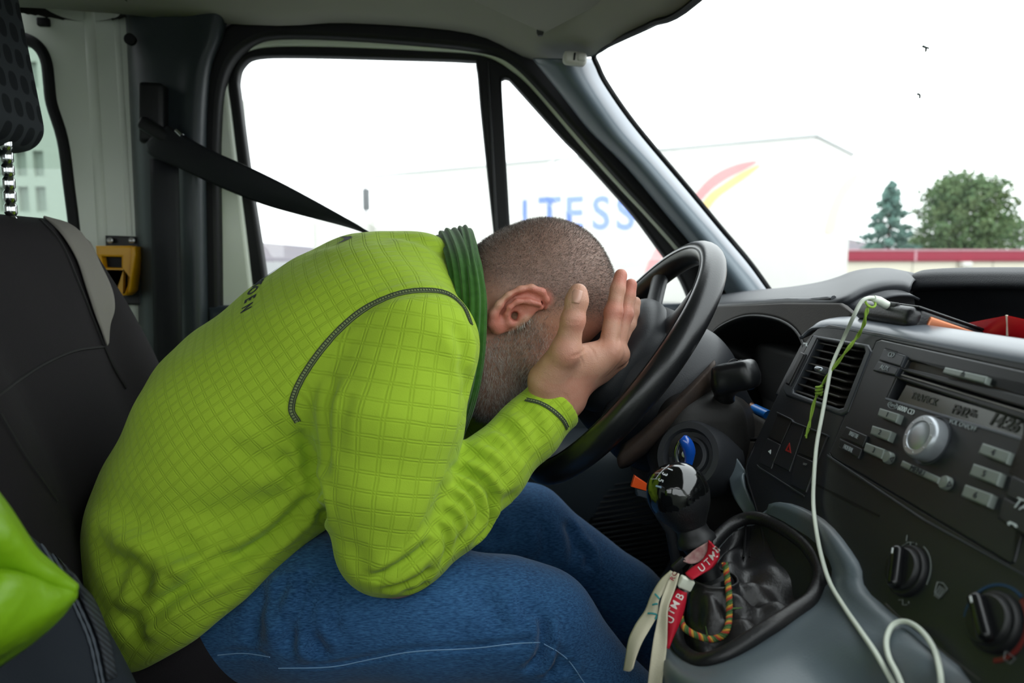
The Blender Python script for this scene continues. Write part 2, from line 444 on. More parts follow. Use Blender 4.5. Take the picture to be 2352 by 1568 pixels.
# driver's door: frame, rubber, panes, card
S_out = [(472, 1400), (470, 700), (466, 400), (468, 250), (479, 155), (508, 86), (562, 52), (650, 45), (800, 49), (1000, 64), (1090, 74), (1160, 96), (1226, 135), (1290, 214), (1356, 297), (1440, 380), (1536, 494), (1600, 572), (1680, 690), (1700, 1400)]
S_in = [(506, 1400), (503, 700), (499, 400), (500, 300), (507, 205), (529, 138), (575, 97), (640, 82), (800, 86), (1000, 101), (1085, 110), (1140, 122), (1180, 144), (1230, 192), (1337, 315), (1440, 430), (1494, 488), (1566, 569), (1640, 660), (1670, 1400)]
R_out = [(610, 1400), (588, 800), (572, 610), (546, 400), (528, 250), (521, 190), (534, 142), (570, 114), (640, 104), (800, 106), (1000, 115), (1085, 121), (1130, 132), (1170, 156), (1222, 201), (1328, 325), (1432, 440), (1486, 498), (1556, 578), (1620, 660), (1655, 1400)]
G1 = [(625, 760), (605, 612), (575, 420), (549, 225), (545, 180), (556, 147), (590, 129), (700, 127), (900, 132), (1075, 138), (1094, 150), (1104, 250), (1124, 440), (1145, 640), (1150, 760)]
G2 = [(1190, 760), (1180, 640), (1172, 520), (1160, 320), (1153, 195), (1157, 180), (1168, 179), (1184, 194), (1291, 313), (1333, 355), (1402, 431), (1459, 496), (1516, 573), (1570, 650), (1610, 760)]
def curve2(L, Y): return [tuple(q) for q in cat_rom(np.array(pz(L, Y)), 5)]
o = yplate('trim_3', [ring(curve2(S_out, 1.405), .010), curve2(S_in, 1.405)], 1.405, 0.04, RUBBER(), bev=0.009)
struct(o, 'black rubber door seal around the driver door opening', 'door seal')
rt = [q for q, r in zip(S_out, S_out) if 2 <= S_out.index(q) <= 12]
low = [tuple(at(x, y, 1.41)[[0, 2]]) for x, y in rt]
o = yplate('trim_5', [[(low[0][0]-.03, low[0][1]), *low, (low[-1][0]-.02, 1.5), (low[0][0]-.03, 1.5)]], 1.425, .04, mat('dark_lining', '#33322c', .9, bump=(300, .2, .002)))
struct(o, 'dark roof rail lining above the driver door opening', 'roof rail')
door = thing('door_1', 'white driver door with black window rubber and quarter light', 'door', kind='structure')
yplate('door_frame', [curve2([(x, min(y, 1700)) for x, y in S_in], 1.43)[0:0] or [tuple(q) for q in ring(curve2(S_in, 1.43), .02)], curve2(R_out, 1.43)], 1.43, 0.04, CREAM(), door, bev=0.007)
yplate('window_rubber', [ring(curve2(R_out, 1.44), .006), curve2(G1, 1.44), curve2(G2, 1.44)], 1.44, 0.03, RUBBER(), door, bev=0.006)
yplate('divider_groove', [pz([(1118, 140), (1124, 140), (1158, 760), (1150, 760)], 1.436)], 1.436, 0.006, mat('dark_grey_rubber', '#232427', .5), door, bev=.002)
GL = glass('clear_glass')
yplate('glass_pane', [ring(curve2(G1, 1.455), .01)], 1.455, 0.005, GL, door)
yplate('glass_pane', [ring(curve2(G2, 1.455), .01)], 1.455, 0.005, GL, door)
DC = mat('door_card_plastic', '#343c44', .55, spec=.4, bump=(700, .12, .001))
card = [tuple(at(px, 740, 1.41)[[0, 2]]) for px in (480, 1690)]
yplate('door_card', [[(card[0][0], .05), (card[1][0]+.1, .05), (card[1][0]+.1, .80), (card[1][0]-.02, .86), (card[0][0], .86)]], 1.40, .05, DC, door, bev=.012)
# armrest / pocket step of the door card, lit from the windscreen
gcard = [[at(1100, 985, 1.40), at(1250, 985, 1.40), at(1400, 990, 1.40), at(1500, 1000, 1.40)],
         [at(1100, 1040, 1.335), at(1250, 1035, 1.335), at(1400, 1040, 1.335), at(1500, 1050, 1.335)],
         [at(1100, 1130, 1.325), at(1250, 1120, 1.325), at(1400, 1130, 1.325), at(1500, 1150, 1.325)],
         [at(1100, 1240, 1.34), at(1250, 1240, 1.34), at(1400, 1250, 1.34), at(1500, 1260, 1.34)],
         [at(1100, 1400, 1.395), at(1250, 1400, 1.395), at(1400, 1400, 1.395), at(1500, 1400, 1.395)]]
patch('door_pocket', gcard, DC, door, n=5, thick=.004)
# speaker grille with ribs
ce = at(1450, 1230, 1.325); sp = thing('speaker_grille', None, None); sp.parent = door
a = np.linspace(0, 2*np.pi, 40, endpoint=False)
plate('grille_plate', [np.stack([.085*np.cos(a), .115*np.sin(a)], 1)], ce, EX, EZ, .012, PLASTIC_BLACK(), sp, bev=.004)
bmr = bmesh.new()
for k in range(22):
    zz = -.105+.21*k/21; hw = .085*math.sqrt(max(0, 1-(zz/.118)**2))-.004
    if hw < .01: continue
    b = rbox_bm((2*hw, .006, .0045), .0012, 2); b.transform(Matrix.Translation(ce+np.array([0, -.003, zz])) @ Matrix.Rotation(math.radians(-8), 4, 'Y'))
    t = bpy.data.meshes.new('t'); b.to_mesh(t); b.free(); bmr.from_mesh(t); bpy.data.meshes.remove(t)
link('grille_rib', bm_out('grille_rib', bmr, 30), PLASTIC_DARK(), sp)

# B-pillar trim
rows = []
for y, l, r in ((-90, 286, 540), (20, 294, 520), (85, 298, 506), (150, 301, 482), (250, 305, 471), (400, 312, 468), (560, 319, 470), (700, 324, 472), (1000, 332, 476), (1500, 345, 480)):
    rows.append([at(l-3, y, 1.47), at(l+8, y, 1.425), at(l+.28*(r-l), y, 1.40), at(l+.6*(r-l), y, 1.388), at(r-42, y, 1.376), at(r-20, y, 1.374), at(r-6, y, 1.385), at(r+4, y, 1.41)])
bp_ = patch('trim_2', rows, mat('pillar_plastic', '#283034', .45, spec=.5, bump=(600, .12, .001)), n=4, thick=.003)
struct(bp_, 'dark moulded B-pillar trim carrying the seat belt', 'pillar trim')
for px, py in ((386, 94), (298, 90)):
    lathe('screw_cover', [(.010, -.006), (.010, .0015), (.008, .003), (.0, .003)], at(px, py, 1.398), (0, -1, 0), RUBBER(), bp_, 16)

# A-pillar trim
PL = [(1226, 133), (1290, 213), (1356, 297), (1440, 381), (1536, 495), (1600, 572), (1668, 668), (1705, 730)]
PR = [(1364, 136), (1392, 196), (1458, 287), (1526, 374), (1618, 484), (1694, 574), (1768, 664), (1800, 730)]
rows = []
for i, (a_, b_) in enumerate(zip(PL, PR)):
    r = []
    for t, dy in ((0, .015), (.04, -.012), (.18, -.035), (.36, -.05), (.55, -.05), (.72, -.03), (.87, .005), (1, .05)):
        q = np.array(a_)*(1-t)+np.array(b_)*t; r.append(at(q[0], q[1], 1.375+dy-.05*max(0, 1-i/2)+.02*(i/7)))
    rows.append(r)
ap = patch('trim_1', rows, mat('a_pillar_plastic', '#58646c', .38, spec=.55, bump=(600, .08, .001)), n=5, thick=.003)
struct(ap, 'smooth grey-teal A-pillar trim between door and windscreen', 'pillar trim')

# white clip lamp at the pillar top
lm = thing('pillar_clip', 'small white plastic clip at the top of the A-pillar', 'clip')
c0 = at(1320, 135, 1.262); yr = Matrix.Rotation(math.radians(6), 4, 'Y')
WP = mat('white_plastic', '#c9c8c0', .35)
rbox('clip_body', (.040, .022, .022), Matrix.Translation(c0) @ yr, WP, lm, .008, 4)
rbox('clip_slider', (.015, .012, .014), Matrix.Translation(c0+np.array([.010, -.008, 0])) @ yr, WP, lm, .004, 3)
rbox('clip_slot', (.003, .010, .012), Matrix.Translation(c0+np.array([-.002, -.0075, .001])) @ yr, RUBBER(), lm, .001, 2)

# windscreen: glass, black edge gasket, stone chips
E = [(1372, 124), (1381, 150), (1402, 192), (1468, 286), (1588, 430), (1664, 522), (1728, 598), (1776, 664)]
EY = [1.30, 1.305, 1.315, 1.33, 1.35, 1.36, 1.365, 1.37]
edge = [at(p[0], p[1], y) for p, y in zip(E, EY)]
ws = thing('window_1', 'wide van windscreen with black edge above the dashboard', 'window', kind='structure')
base = [edge[-1], (.70, 1.1, .868), (.765, .85, .855), (.785, .5, .85), (.775, .15, .85), (.66, -.27, .88)]
head = [edge[0], at(1480, 62, 1.09), at(1606, -4, .95), (.345, .5, 1.305), (.345, .1, 1.305), (.28, -.31, 1.27)]
rows = []
for i in range(8):
    t = np.linalg.norm(edge[i]-edge[0])/np.linalg.norm(edge[-1]-edge[0]); r = [edge[i]]
    for j in range(1, 6): r.append(np.array(head[j])*(1-t)+np.array(base[j])*t+np.array([.02, 0, .02])*math.sin(math.pi*t))
    rows.append(r)
WSG = np.array(rows)
patch('glass_pane', rows, GL, ws, n=4, thick=.005)
hp = [(.30, -.31, 1.265), (.345, .1, 1.30), (.345, .5, 1.30), at(1604, -3, .945), at(1500, 54, 1.065), at(1440, 82, 1.14), at(1400, 101, 1.21), at(1382, 112, 1.25)]
tube('windscreen_gasket', cat_rom(hp+[e+np.array([-.006, 0, -.002]) for e in edge], 6), .0048, RUBBER(), ws, nseg=8)
rE = Sculpt
fr = [rows[i][5] for i in range(8)]
tube('windscreen_gasket', fr, .012, RUBBER(), ws, nseg=8)
# chips in the glass
gV = np.array([v.co for v in ws.children[0].data.vertices]); gQ = np.array([p.vertices[:] for p in ws.children[0].data.polygons])
tree = bvh(gV, gQ)
for strokes in ([[(2120, 105), (2127, 108), (2134, 110)], [(2128, 108), (2127, 117)]], [[(2108, 215), (2113, 217), (2113, 224)]]):
    ms = []
    for s in strokes:
        P, N_ = project(tree, s, 3); ms.append(sweep_me('c', P+N_*.0005, np.linspace(.0010, .0006, len(P)), nseg=6))
    link('glass_chip', join_me('glass_chip', ms), mat('chip_dark', '#39423f', .5), ws)

# far side and rear of the cab (behind and beside the camera)
wr = plate('wall_right', [[(-2.25, 0), (.6, 0), (.6, .95), (.22, 1.33), (-2.25, 1.42)],
                          [(-.62, .93), (.44, .93), (.13, 1.28), (-.60, 1.32)], [(-1.9, .95), (-.75, .95), (-.75, 1.32), (-1.9, 1.32)]], (0, -.34, 0), EX, EZ, .04, CREAM())
struct(wr, 'white body side of the van on the passenger side', 'wall')
w2 = plate('window_2', [[(-.63, .92), (.46, .92), (.14, 1.29), (-.61, 1.33)]], (0, -.355, 0), EX, EZ, .005, GL); struct(w2, 'passenger door window', 'window')
w4 = plate('window_4', [[(-1.91, .94), (-.74, .94), (-.74, 1.33), (-1.91, 1.33)]], (0, -.355, 0), EX, EZ, .005, GL); struct(w4, 'window behind the passenger door', 'window')
wb = box('wall_back', (-2.28, -.38, 0), (-2.24, 1.5, 1.46), CREAM(), b=0); struct(wb, 'white rear wall of the van', 'wall')

# sun visor
vz = 1.318
def vis(px, py): d = ray(px, py); return CAM+d*((vz-.95)/d[2])
c1, c2, c3 = vis(1250, 73), vis(1392, -2), vis(1085, -2)
dirf = (c2-c1)/np.linalg.norm(c2-c1); far = c1+dirf*.44
pts = [c1, c2, far, far+np.array([-.17, 0, 0]), c3+dirf*.20+np.array([-.02, 0, 0]), c3, c1*.6+c3*.4+np.array([.004, .004, 0])]
L = cat_rom(np.array([p[:2] for p in pts])[:, :2], 1, True)
sv = thing('sun_visor', 'grey sun visor folded up against the roof above the door', 'sun visor')
plate('visor_panel', [[tuple(q) for q in L]], (0, 0, vz), np.array([1.0, 0, 0]), np.array([0, 1.0, 0]), .016, mat('visor_vinyl', '#98968d', .8, bump=(400, .15, .001)), sv, bev=.006).location = (0, 0, .012)
lathe('visor_clip', [(.006, 0), (.006, .012), (.004, .016), (0, .016)], c1+np.array([-.008, -.012, .006]), (0, 0, -1), mat('clip_dark', '#2a2a27', .5), sv, 12)

# seat belt
BW = mat('belt_webbing', '#16181d', .55, spec=.35, bump=(1500, .3, .0006))
sb = thing('seat_belt', 'black seat belt running from the B-pillar across the window to the driver', 'seat belt')
top = [(385, 286, 1.352), (415, 306, 1.345), (480, 342, 1.33), (560, 378, 1.31), (640, 417, 1.285), (720, 460, 1.255), (800, 505, 1.22), (852, 534, 1.195), (905, 562, 1.17), (960, 600, 1.15)]
bot = [(332, 330, 1.365), (345, 356, 1.36), (410, 386, 1.35), (500, 428, 1.335), (600, 468, 1.315), (690, 494, 1.29), (780, 517, 1.25), (838, 536, 1.205), (895, 565, 1.165), (950, 604, 1.14)]
patch('webbing', [[at(*a_), at(*[(u+v)/2 for u, v in zip(a_, b_)])+np.array([0, -.004, 0]), at(*b_)] for a_, b_ in zip(top, bot)], BW, sb, n=5, thick=.0015)
patch('webbing', [[at(345+i*3, y, 1.372), at(378+i*3, y, 1.368), at(410+i*3, y, 1.372)] for i, y in enumerate((365, 500, 640, 800, 1000, 1250))], BW, sb, n=3, thick=.0015)
rbox('belt_anchor', (.045, .03, .105), Matrix.Translation(at(352, 262, 1.378)) @ Matrix.Rotation(math.radians(3), 4, 'Y'), PLASTIC_BLACK(), sb, .009, 4)
rbox('belt_loop', (.088, .022, .024), Matrix.Translation(at(374, 310, 1.36)) @ Matrix.Rotation(math.radians(32), 4, 'Y'), PLASTIC_BLACK(), sb, .008, 4)
tube('loop_pin', [at(405, 300, 1.35), at(418, 312, 1.345)], .004, mat('chrome', '#c8cacc', .15, 1.0), sb)

# yellow emergency hammer in its holder on the body side
hm = thing('emergency_hammer', 'yellow emergency belt cutter in a black holder on the white body side', 'emergency hammer')
pb = lambda L, Y: [tuple(at(x, y, Y)[[0, 2]]) for x, y in L]
yplate('holder_plate', [pb([(241, 540), (318, 543), (326, 700), (246, 700)], 1.445)], 1.445, .008, PLASTIC_BLACK(), hm, bev=.003)
for px, py in ((253, 552), (303, 552)):
    lathe('screw', [(.0055, 0), (.0055, .002), (.003, .003), (.0, .002)], at(px, py, 1.436), (0, -1, 0), mat('steel', '#b9bbbb', .35, .9), hm, 16)
YL = mat('yellow_plastic', '#e0a30c', .38)
yplate('hammer_body', [pb([(218, 564), (300, 564), (307, 572), (304, 640), (291, 678), (262, 682), (222, 600)], 1.405), pb([(232, 589), (278, 590), (278, 615), (236, 614)], 1.405), pb([(240, 622), (278, 622), (277, 672), (262, 674)], 1.405)], 1.405, .03, YL, hm, bev=.004)
yplate('hammer_side', [pb([(300, 566), (311, 566), (311, 590), (300, 668), (292, 676), (296, 640)], 1.40)], 1.40, .034, YL, hm, bev=.003)
yplate('hammer_insert', [pb([(226, 580), (290, 580), (288, 676), (256, 676)], 1.424)], 1.424, .012, RUBBER(), hm)

# exterior ground
gr = box('ground', (-120, -60, -1.0), (300, 500, -.9), mat('asphalt', '#6b6c6c', .9, bump=(4, .3, .02)), b=0)
struct(gr, 'grey asphalt yard outside the van', 'ground')
# ------------------------------------------------------------------ dashboard
P0 = np.array([.378, .67, .873]); E1 = np.array([0, -1.0, 0]); E2 = np.array([.404, 0, .915]); FN = np.cross(E1, E2)   # E1 right on the panel, E2 up it, FN out of it
def fp(px, py, off=0.0): return onp(px, py, P0+FN*off, FN)
def f2(L, off=0.0): return [tuple(q) for q in loop2([fp(x, y, off) for x, y in L], P0, E1, E2)]
def fplate(name, loops, off, depth, m, parent, bev=.0015, smooth_n=0):
    """panel pieces outlined in the photo's pixels at height off above the panel plane"""
    LL = [f2(L, off) for L in loops]
    if smooth_n: LL = [[tuple(q) for q in cat_rom(np.array(L), smooth_n, True)] for L in LL]
    return plate(name, LL, P0+FN*off, E1, E2, depth, m, parent, bev)
def ftext(name, s, size, px, py, off, m, parent, **k):
    return link(name, text_me(name, s, size, fp(px, py, off), E1, E2, **k), m, parent)
STK = mat('stack_plastic', '#1b1d21', .42, spec=.5, bump=(900, .1, .001)); STL = mat('stack_bezel', '#2a2e34', .4, spec=.5, bump=(900, .08, .001))
DKB = mat('dash_dark', '#141414', .55, spec=.35, var=(14, '#1c1a19', .5), bump=(800, .15, .001)); SILV = mat('silver_grey_plastic', '#8c939b', .36, spec=.5, metal=.25)
DSTY = mat('dusty_plastic', '#252321', .7, spec=.3, var=(10, '#3a342e', .6), bump=(400, .2, .001)); WHT = mat('white_print', '#c9d2d2', .6)
dash = thing('dashboard', 'black and grey van dashboard with centre stack, vents and tray', 'dashboard')
# centre stack face with openings for vent and radio
face = [(1862, 770), (1878, 755), (1905, 745), (2020, 764), (2352, 834), (2750, 920), (3400, 2400), (1900, 1560), (1742, 1195), (1712, 1080), (1742, 1000), (1800, 880), (1845, 795)]
vent = [(1866, 772), (1990, 795), (1997, 806), (1944, 942), (1930, 948), (1806, 903), (1801, 893)]
radio = [(2024, 779), (2352, 851), (2430, 868), (2436, 876), (2330, 1290), (2318, 1294), (1912, 1050), (1905, 1040), (2012, 783)]
fplate('centre_stack', [face, vent, radio], 0, .05, STK, dash, bev=.0008)
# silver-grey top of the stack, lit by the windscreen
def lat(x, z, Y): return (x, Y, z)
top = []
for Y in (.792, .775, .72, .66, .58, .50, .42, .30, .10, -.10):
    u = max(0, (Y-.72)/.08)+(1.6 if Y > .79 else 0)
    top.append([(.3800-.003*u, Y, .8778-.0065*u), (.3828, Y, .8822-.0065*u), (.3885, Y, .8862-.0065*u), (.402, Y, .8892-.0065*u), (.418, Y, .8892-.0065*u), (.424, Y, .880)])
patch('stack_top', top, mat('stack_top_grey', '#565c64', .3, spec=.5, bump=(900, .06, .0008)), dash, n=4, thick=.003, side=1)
# left flank of the stack
flank = [[fp(x, y)+np.array([0, 0, 0]), fp(x, y)+np.array([.05, .006, .0]), fp(x, y)+np.array([.16, .01, 0])] for x, y in ((1868, 765), (1845, 795), (1800, 880), (1742, 1000), (1712, 1080), (1742, 1195), (1760, 1300))]
patch('stack_flank', flank, STK, dash, n=3, thick=.003)
# air vent
av = thing('air_vent', None, None); av.parent = dash
fplate('vent_bezel', [[(1868, 768), (1993, 790), (2001, 806), (1947, 946), (1930, 954), (1804, 908), (1797, 894)], [(1876, 779), (1983, 799), (1986, 808), (1936, 936), (1926, 938), (1822, 900), (1820, 892)]], .002, .012, STL, av, bev=.002, smooth_n=0)
fplate('vent_bezel', [[(1822, 900), (1926, 938), (1936, 936), (1940, 950), (1928, 953), (1806, 908), (1800, 895), (1814, 886)]], -.001, .004, mat('vent_lip', '#5d6067', .45), av, bev=.001)
fplate('vent_back', [[(1850, 770), (2010, 795), (1945, 960), (1780, 905)]], -.035, .004, PLASTIC_BLACK(), av)
SLT = mat('vent_slat_plastic', '#2c2a28', .5, var=(20, '#3a352f', .6))
for k in range(8):
    t_ = (k+.55)/8; a_, b_ = np.array((1879, 776))*(1-t_)+np.array((1818, 899))*t_, np.array((1988, 797))*(1-t_)+np.array((1934, 939))*t_
    p, q = fp(*a_, -.009), fp(*b_, -.009); c = (p+q)/2; d_ = nrm(q-p); n_ = nrm(FN*.93-E2*.30)
    rbox('slat', (np.linalg.norm(q-p), .0018, .016), frame(d_, np.cross(n_, d_), n_, c), SLT, av, .0007, 2)
rbox('vent_tab', (.014, .006, .012), frame(E1, E2, FN, fp(1888, 851, .001)), mat('chrome_tab', '#8e9499', .25, .8), av, .0025, 3)
# thumb wheel strip left of the vent
tw_ = fplate('vent_wheel', [[(1838, 806), (1848, 812), (1812, 885), (1802, 880)]], .0045, .012, PLASTIC_BLACK(), dash, bev=.002)
fplate('vent_mark', [[(1845, 786), (1853, 787), (1853, 795), (1850, 795), (1850, 790), (1844, 790)]], .0006, .001, WHT, dash, bev=0)
# switch field below the vent
sw = thing('switch_panel', None, None); sw.parent = dash
for L, nm in (([(1786, 947), (1818, 962), (1793, 1018), (1764, 1003)], 'blank'), ([(1822, 967), (1848, 978), (1812, 1082), (1775, 1063), (1795, 1022)], 'hazard_switch'),
              ([(1852, 979), (1900, 998), (1876, 1058), (1832, 1040)], 'blank'), ([(1830, 1043), (1874, 1062), (1850, 1130), (1814, 1112)], 'switch'), ([(1762, 1005), (1792, 1020), (1770, 1076), (1742, 1062)], 'switch')):
    fplate(nm, [L], .0018, .006, STK if nm != 'blank' else DKB, sw, bev=.0012)
fplate('panel_edge', [[(1738, 1066), (1742, 1070), (1847, 1137), (1846, 1140), (1740, 1074)]], .0012, .003, STL, sw, bev=.0005)
fplate('panel_edge', [[(1784, 945), (1817, 961), (1821, 967), (1901, 998), (1900, 1001), (1819, 970), (1815, 964), (1783, 948)]], .0028, .003, STL, sw, bev=.0004)
fplate('hazard_mark', [[(1813, 1016), (1816, 1040), (1803, 1034)], [(1812, 1023), (1813, 1035), (1807, 1032)]], .0024, .001, mat('red_print', '#8a1713', .5), sw, bev=0)
fplate('switch_mark', [[(1764, 1036), (1770, 1032), (1769, 1042)]], .0024, .001, WHT, sw, bev=0)
fplate('switch_mark', [[(1845, 1062), (1853, 1064), (1850, 1068), (1844, 1067)]], .0024, .001, mat('dim_print', '#5d5f60', .6), sw, bev=0)
fplate('stack_groove', [[(1876, 1110), (2020, 1182), (2018, 1187), (1874, 1115)]], .0004, .001, RUBBER(), dash, bev=0)
fplate('stack_edge', [[(1899, 1042), (1905, 1046), (2120, 1190), (2400, 1345), (2398, 1349), (2116, 1194), (1900, 1049)]], .0016, .003, STL, dash, bev=.0005)

# ---- car radio
rd = thing('car_radio', 'black car radio with grey buttons, round silver knob and clock display', 'car radio')
RB = mat('radio_black', '#16191d', .42, spec=.5, bump=(1200, .06, .0006)); RB2 = mat('radio_panel', '#262a30', .4, spec=.5)
def q4(a_, b_, c_, d_): return [a_, b_, c_, d_]
disp_hole = [(2058, 868), (2350, 965), (2420, 990), (2408, 1040), (2338, 1003), (2036, 915)]
slot_hole = [(2074, 852), (2400, 950), (2398, 960), (2070, 861)]
rim_hole = [(2085, 826), (2420, 900), (2412, 922), (2076, 843)]
fplate('faceplate', [radio, disp_hole, slot_hole, rim_hole], .001, .03, RB, rd, bev=.0015)
fplate('faceplate_back', [[(2030, 800), (2450, 890), (2400, 1060), (2010, 930)]], -.010, .004, mat('radio_recess', '#2b2823', .6, var=(30, '#453a2e', .5)), rd, bev=0)
fplate('eject_recess', [[(2078, 826), (2424, 900), (2415, 924), (2070, 845)]], -.003, .003, mat('radio_dust', '#3c3a38', .6, var=(25, '#564a3d', .6)), rd, bev=0)
fplate('cd_slot', [[(2070, 848), (2405, 948), (2400, 964), (2066, 864)]], -.008, .002, RUBBER(), rd, bev=0)
fplate('slot_lip', [[(2070, 858), (2398, 958), (2397, 962), (2069, 862)]], .0016, .002, mat('lip_grey', '#6f6c68', .5), rd, bev=.0004)
# display
LCD = mat('lcd_glass', '#40463a', .2, spec=.5)
dp_ = fplate('display', [[(2082, 884), (2350, 965), (2352, 1006), (2318, 1002), (2060, 922)]], -.004, .002, LCD, rd, bev=0)
fplate('display_frame', [[(2034, 912), (2340, 1002), (2410, 1036), (2408, 1042), (2336, 1008), (2032, 917)]], .0018, .002, mat('frame_grey', '#5a5e66', .45), rd, bev=.0004)
LCT = mat('lcd_segment', '#20251d', .4)
ftext('display_text', 'TRAFICK', .0085, 2122, 916, -.0036, mat('lcd_ghost', '#32382d', .4), dp_, sx=1.0); ftext('display_text', 'FM2', .010, 2206, 944, -.0036, LCT, dp_, bold=.0002)
ftext('display_text', 'FM', .0038, 2237, 944, -.0036, LCT, dp_); ftext('display_text', 'RDS', .0042, 2235, 953, -.0036, LCT, dp_)
ftext('display_text', '14:26', .0125, 2306, 971, -.0036, LCT, dp_, bold=.0003, shear=.15)
# dark side buttons
for L, s_, c in (([(2030, 800), (2079, 816), (2068, 842), (2018, 826)], 'CD', (2047, 815)), ([(2017, 828), (2066, 844), (2055, 862), (2004, 850)], 'AUX', (2031, 845)),
                 ([(1943, 978), (1990, 1000), (1980, 1026), (1930, 1002)], 'BASS/TRE', (1961, 999)), ([(1928, 1005), (1979, 1030), (1970, 1052), (1925, 1026)], 'FADE/BAL', (1948, 1030)),
                 ([(2325, 1090), (2420, 1140), (2404, 1190), (2308, 1136)], 'TA', (2346, 1160)), ([(2306, 1140), (2402, 1194), (2388, 1250), (2290, 1190)], '', (2340, 1200))):
    o = fplate('button', [L], .0042, .004, RB2 if s_ in ('CD', 'AUX') else RB, rd, bev=.0012)
    if s_ == 'TA': ftext('button_text', s_, .010, *c, .0044, WHT, o, shear=.2)
    elif s_: ftext('button_text', s_, .0062 if len(s_) < 4 else .0056, *c, .0044, mat('dim_white_print', '#98a0a2', .6), o, sx=1.0 if len(s_) < 4 else .62)
    else: fplate('phone_mark', [[(2313, 1200), (2320, 1196), (2334, 1203), (2337, 1210), (2331, 1210), (2328, 1205), (2320, 1202), (2316, 1206)]], .0044, .0005, WHT, o, bev=0)
fplate('right_panel', [[(2352, 985), (2440, 1020), (2400, 1140), (2315, 1085)]], .003, .003, DSTY, rd, bev=.001)
fplate('button_gap', [[(2033, 798), (2060, 806), (2059, 809), (2032, 801)]], .0048, .001, RUBBER(), rd, bev=0)
# grey keys
KEY = mat('grey_key', '#7d8580', .38, spec=.5, metal=.2); INKK = mat('key_print', '#20242a', .6)
for L, s_, c in (([(2020, 936), (2064, 950), (2056, 970), (2014, 954)], '1', (2038, 952)), ([(2003, 976), (2047, 990), (2038, 1012), (1997, 996)], '2', (2021, 993)), ([(1988, 1015), (2031, 1031), (2023, 1053), (1982, 1035)], '3', (2007, 1034)),
                 ([(2256, 1016), (2320, 1038), (2310, 1064), (2245, 1040)], '4', (2281, 1039)), ([(2235, 1063), (2298, 1085), (2288, 1114), (2224, 1090)], '5', (2260, 1088)), ([(2216, 1111), (2278, 1134), (2267, 1163), (2205, 1138)], '6', (2240, 1137)),
                 ([(2072, 1056), (2158, 1096), (2152, 1110), (2066, 1070)], 'MENU', (2107, 1081))):
    o = fplate('key', [L], .0062, .007, KEY, rd, bev=.0012); ftext('key_print', s_, .0062, *c, .0064, INKK, o)
for c, dr in (((2048, 1054), -1), ((2180, 1112), 1)):
    o = lathe('arrow_key', [(.0050, -.002), (.0050, .004), (.0044, .0052), (.0, .0055)], fp(*c), FN, KEY, rd, 28)
    tri = np.array([[dr*.0028, 0], [-dr*.0016, .0026], [-dr*.0016, -.0026]])
    plate('arrow_mark', [tri, tri*.55-np.array([dr*.0001, 0])], fp(*c, .0062), E1, E2, .0004, INKK, o)
o = fplate('eject_key', [[(2170, 842), (2266, 864), (2260, 880), (2163, 856)]], .0055, .008, KEY, rd, bev=.0012)
c = fp(2211, 858, .0060); plate('eject_mark', [np.array([[-.0022, -.0006], [.0022, -.0006], [0, .0022]]), np.array([[-.0011, -.0001], [.0011, -.0001], [0, .0013]])], c, E1, E2, .0004, INKK, o)
plate('eject_mark', [np.array([[-.0022, -.0018], [.0022, -.0018], [.0022, -.0012], [-.0022, -.0012]])], c, E1, E2, .0004, INKK, o)
# volume knob
kc = fp(2140, 1013); kn_ = lathe('volume_knob', [(.0172, -.002), (.0172, .0085), (.0166, .0108), (.0154, .0120), (.0118, .0122), (.0113, .0114), (.0107, .0117), (.006, .0124), (0, .0126)], kc, FN, SILV, rd, 56)
kn_.data.materials.clear(); kn_.data.materials.append(mat('satin_silver', '#a2a7ac', .32, .55))
for k in range(8):
    a_ = 2*math.pi*(k+.3)/8; lathe('knob_dot', [(.0007, 0), (.0006, .0004), (0, .0006)], kc+FN*.0120+(E1*math.cos(a_)+E2*math.sin(a_))*.0137, FN, mat('dot_silver', '#d2d5d8', .25, .6), kn_, 10)
lathe('knob_ring', [(.0200, -.001), (.0200, .0012), (.0192, .0016), (.0178, .0010)], kc, FN, RB2, rd, 48)
ftext('radio_text', '6000 CD', .0062, 2081, 942, .0014, WHT, rd, sx=.95); ftext('radio_text', 'VOL ON/OFF', .0052, 2211, 976, .0014, mat('dim_white_print', '#98a0a2', .6), rd, sx=.95)
el = np.stack([.0068*np.cos(a_) for a_ in [np.linspace(0, 2*np.pi, 40, endpoint=False)]]+[.0032*np.sin(np.linspace(0, 2*np.pi, 40, endpoint=False))], 1)
bdg = plate('oval_badge', [el, el*.88], fp(2050, 930, .0014), E1, E2, .0004, mat('badge_print', '#8f989b', .5), rd)
ftext('badge_text', 'Ford', .0046, 2050, 930, .0014, mat('badge_print', '#8f989b', .5), bdg, shear=.35, sx=1.05)

# ---- heater controls
def knob(c, rot, ringcol, lab):
    k = thing('heater_knob', None, None); k.parent = dash; p = fp(*c, .0)
    lathe('knob_base', [(.0185, -.001), (.0185, .0025), (.0175, .004), (.0155, .0045), (.0150, .007), (.0142, .0078), (0, .0080)], p, FN, PLASTIC_BLACK(), k, 48)
    ax_ = E1*math.cos(rot)+E2*math.sin(rot); sd = np.cross(FN, ax_)
    g = rbox_bm((.030, .0095, .010), .0038, 4); g.transform(frame(ax_, sd, FN, p+FN*.0095)); link('knob_grip', bm_out('knob_grip', g, 40), mat('gloss_black', '#0d0e10', .25, spec=.5), k)
    m_ = rbox_bm((.0042, .0014, .0006), .0003, 2); m_.transform(frame(ax_, sd, FN, p+FN*.0145+ax_*.0098)); link('pointer', bm_out('pointer', m_), mat('bright_white', '#e9eeee', .5), k)
    return k, p
k1, p1 = knob((2086, 1312), math.radians(118), None, '')
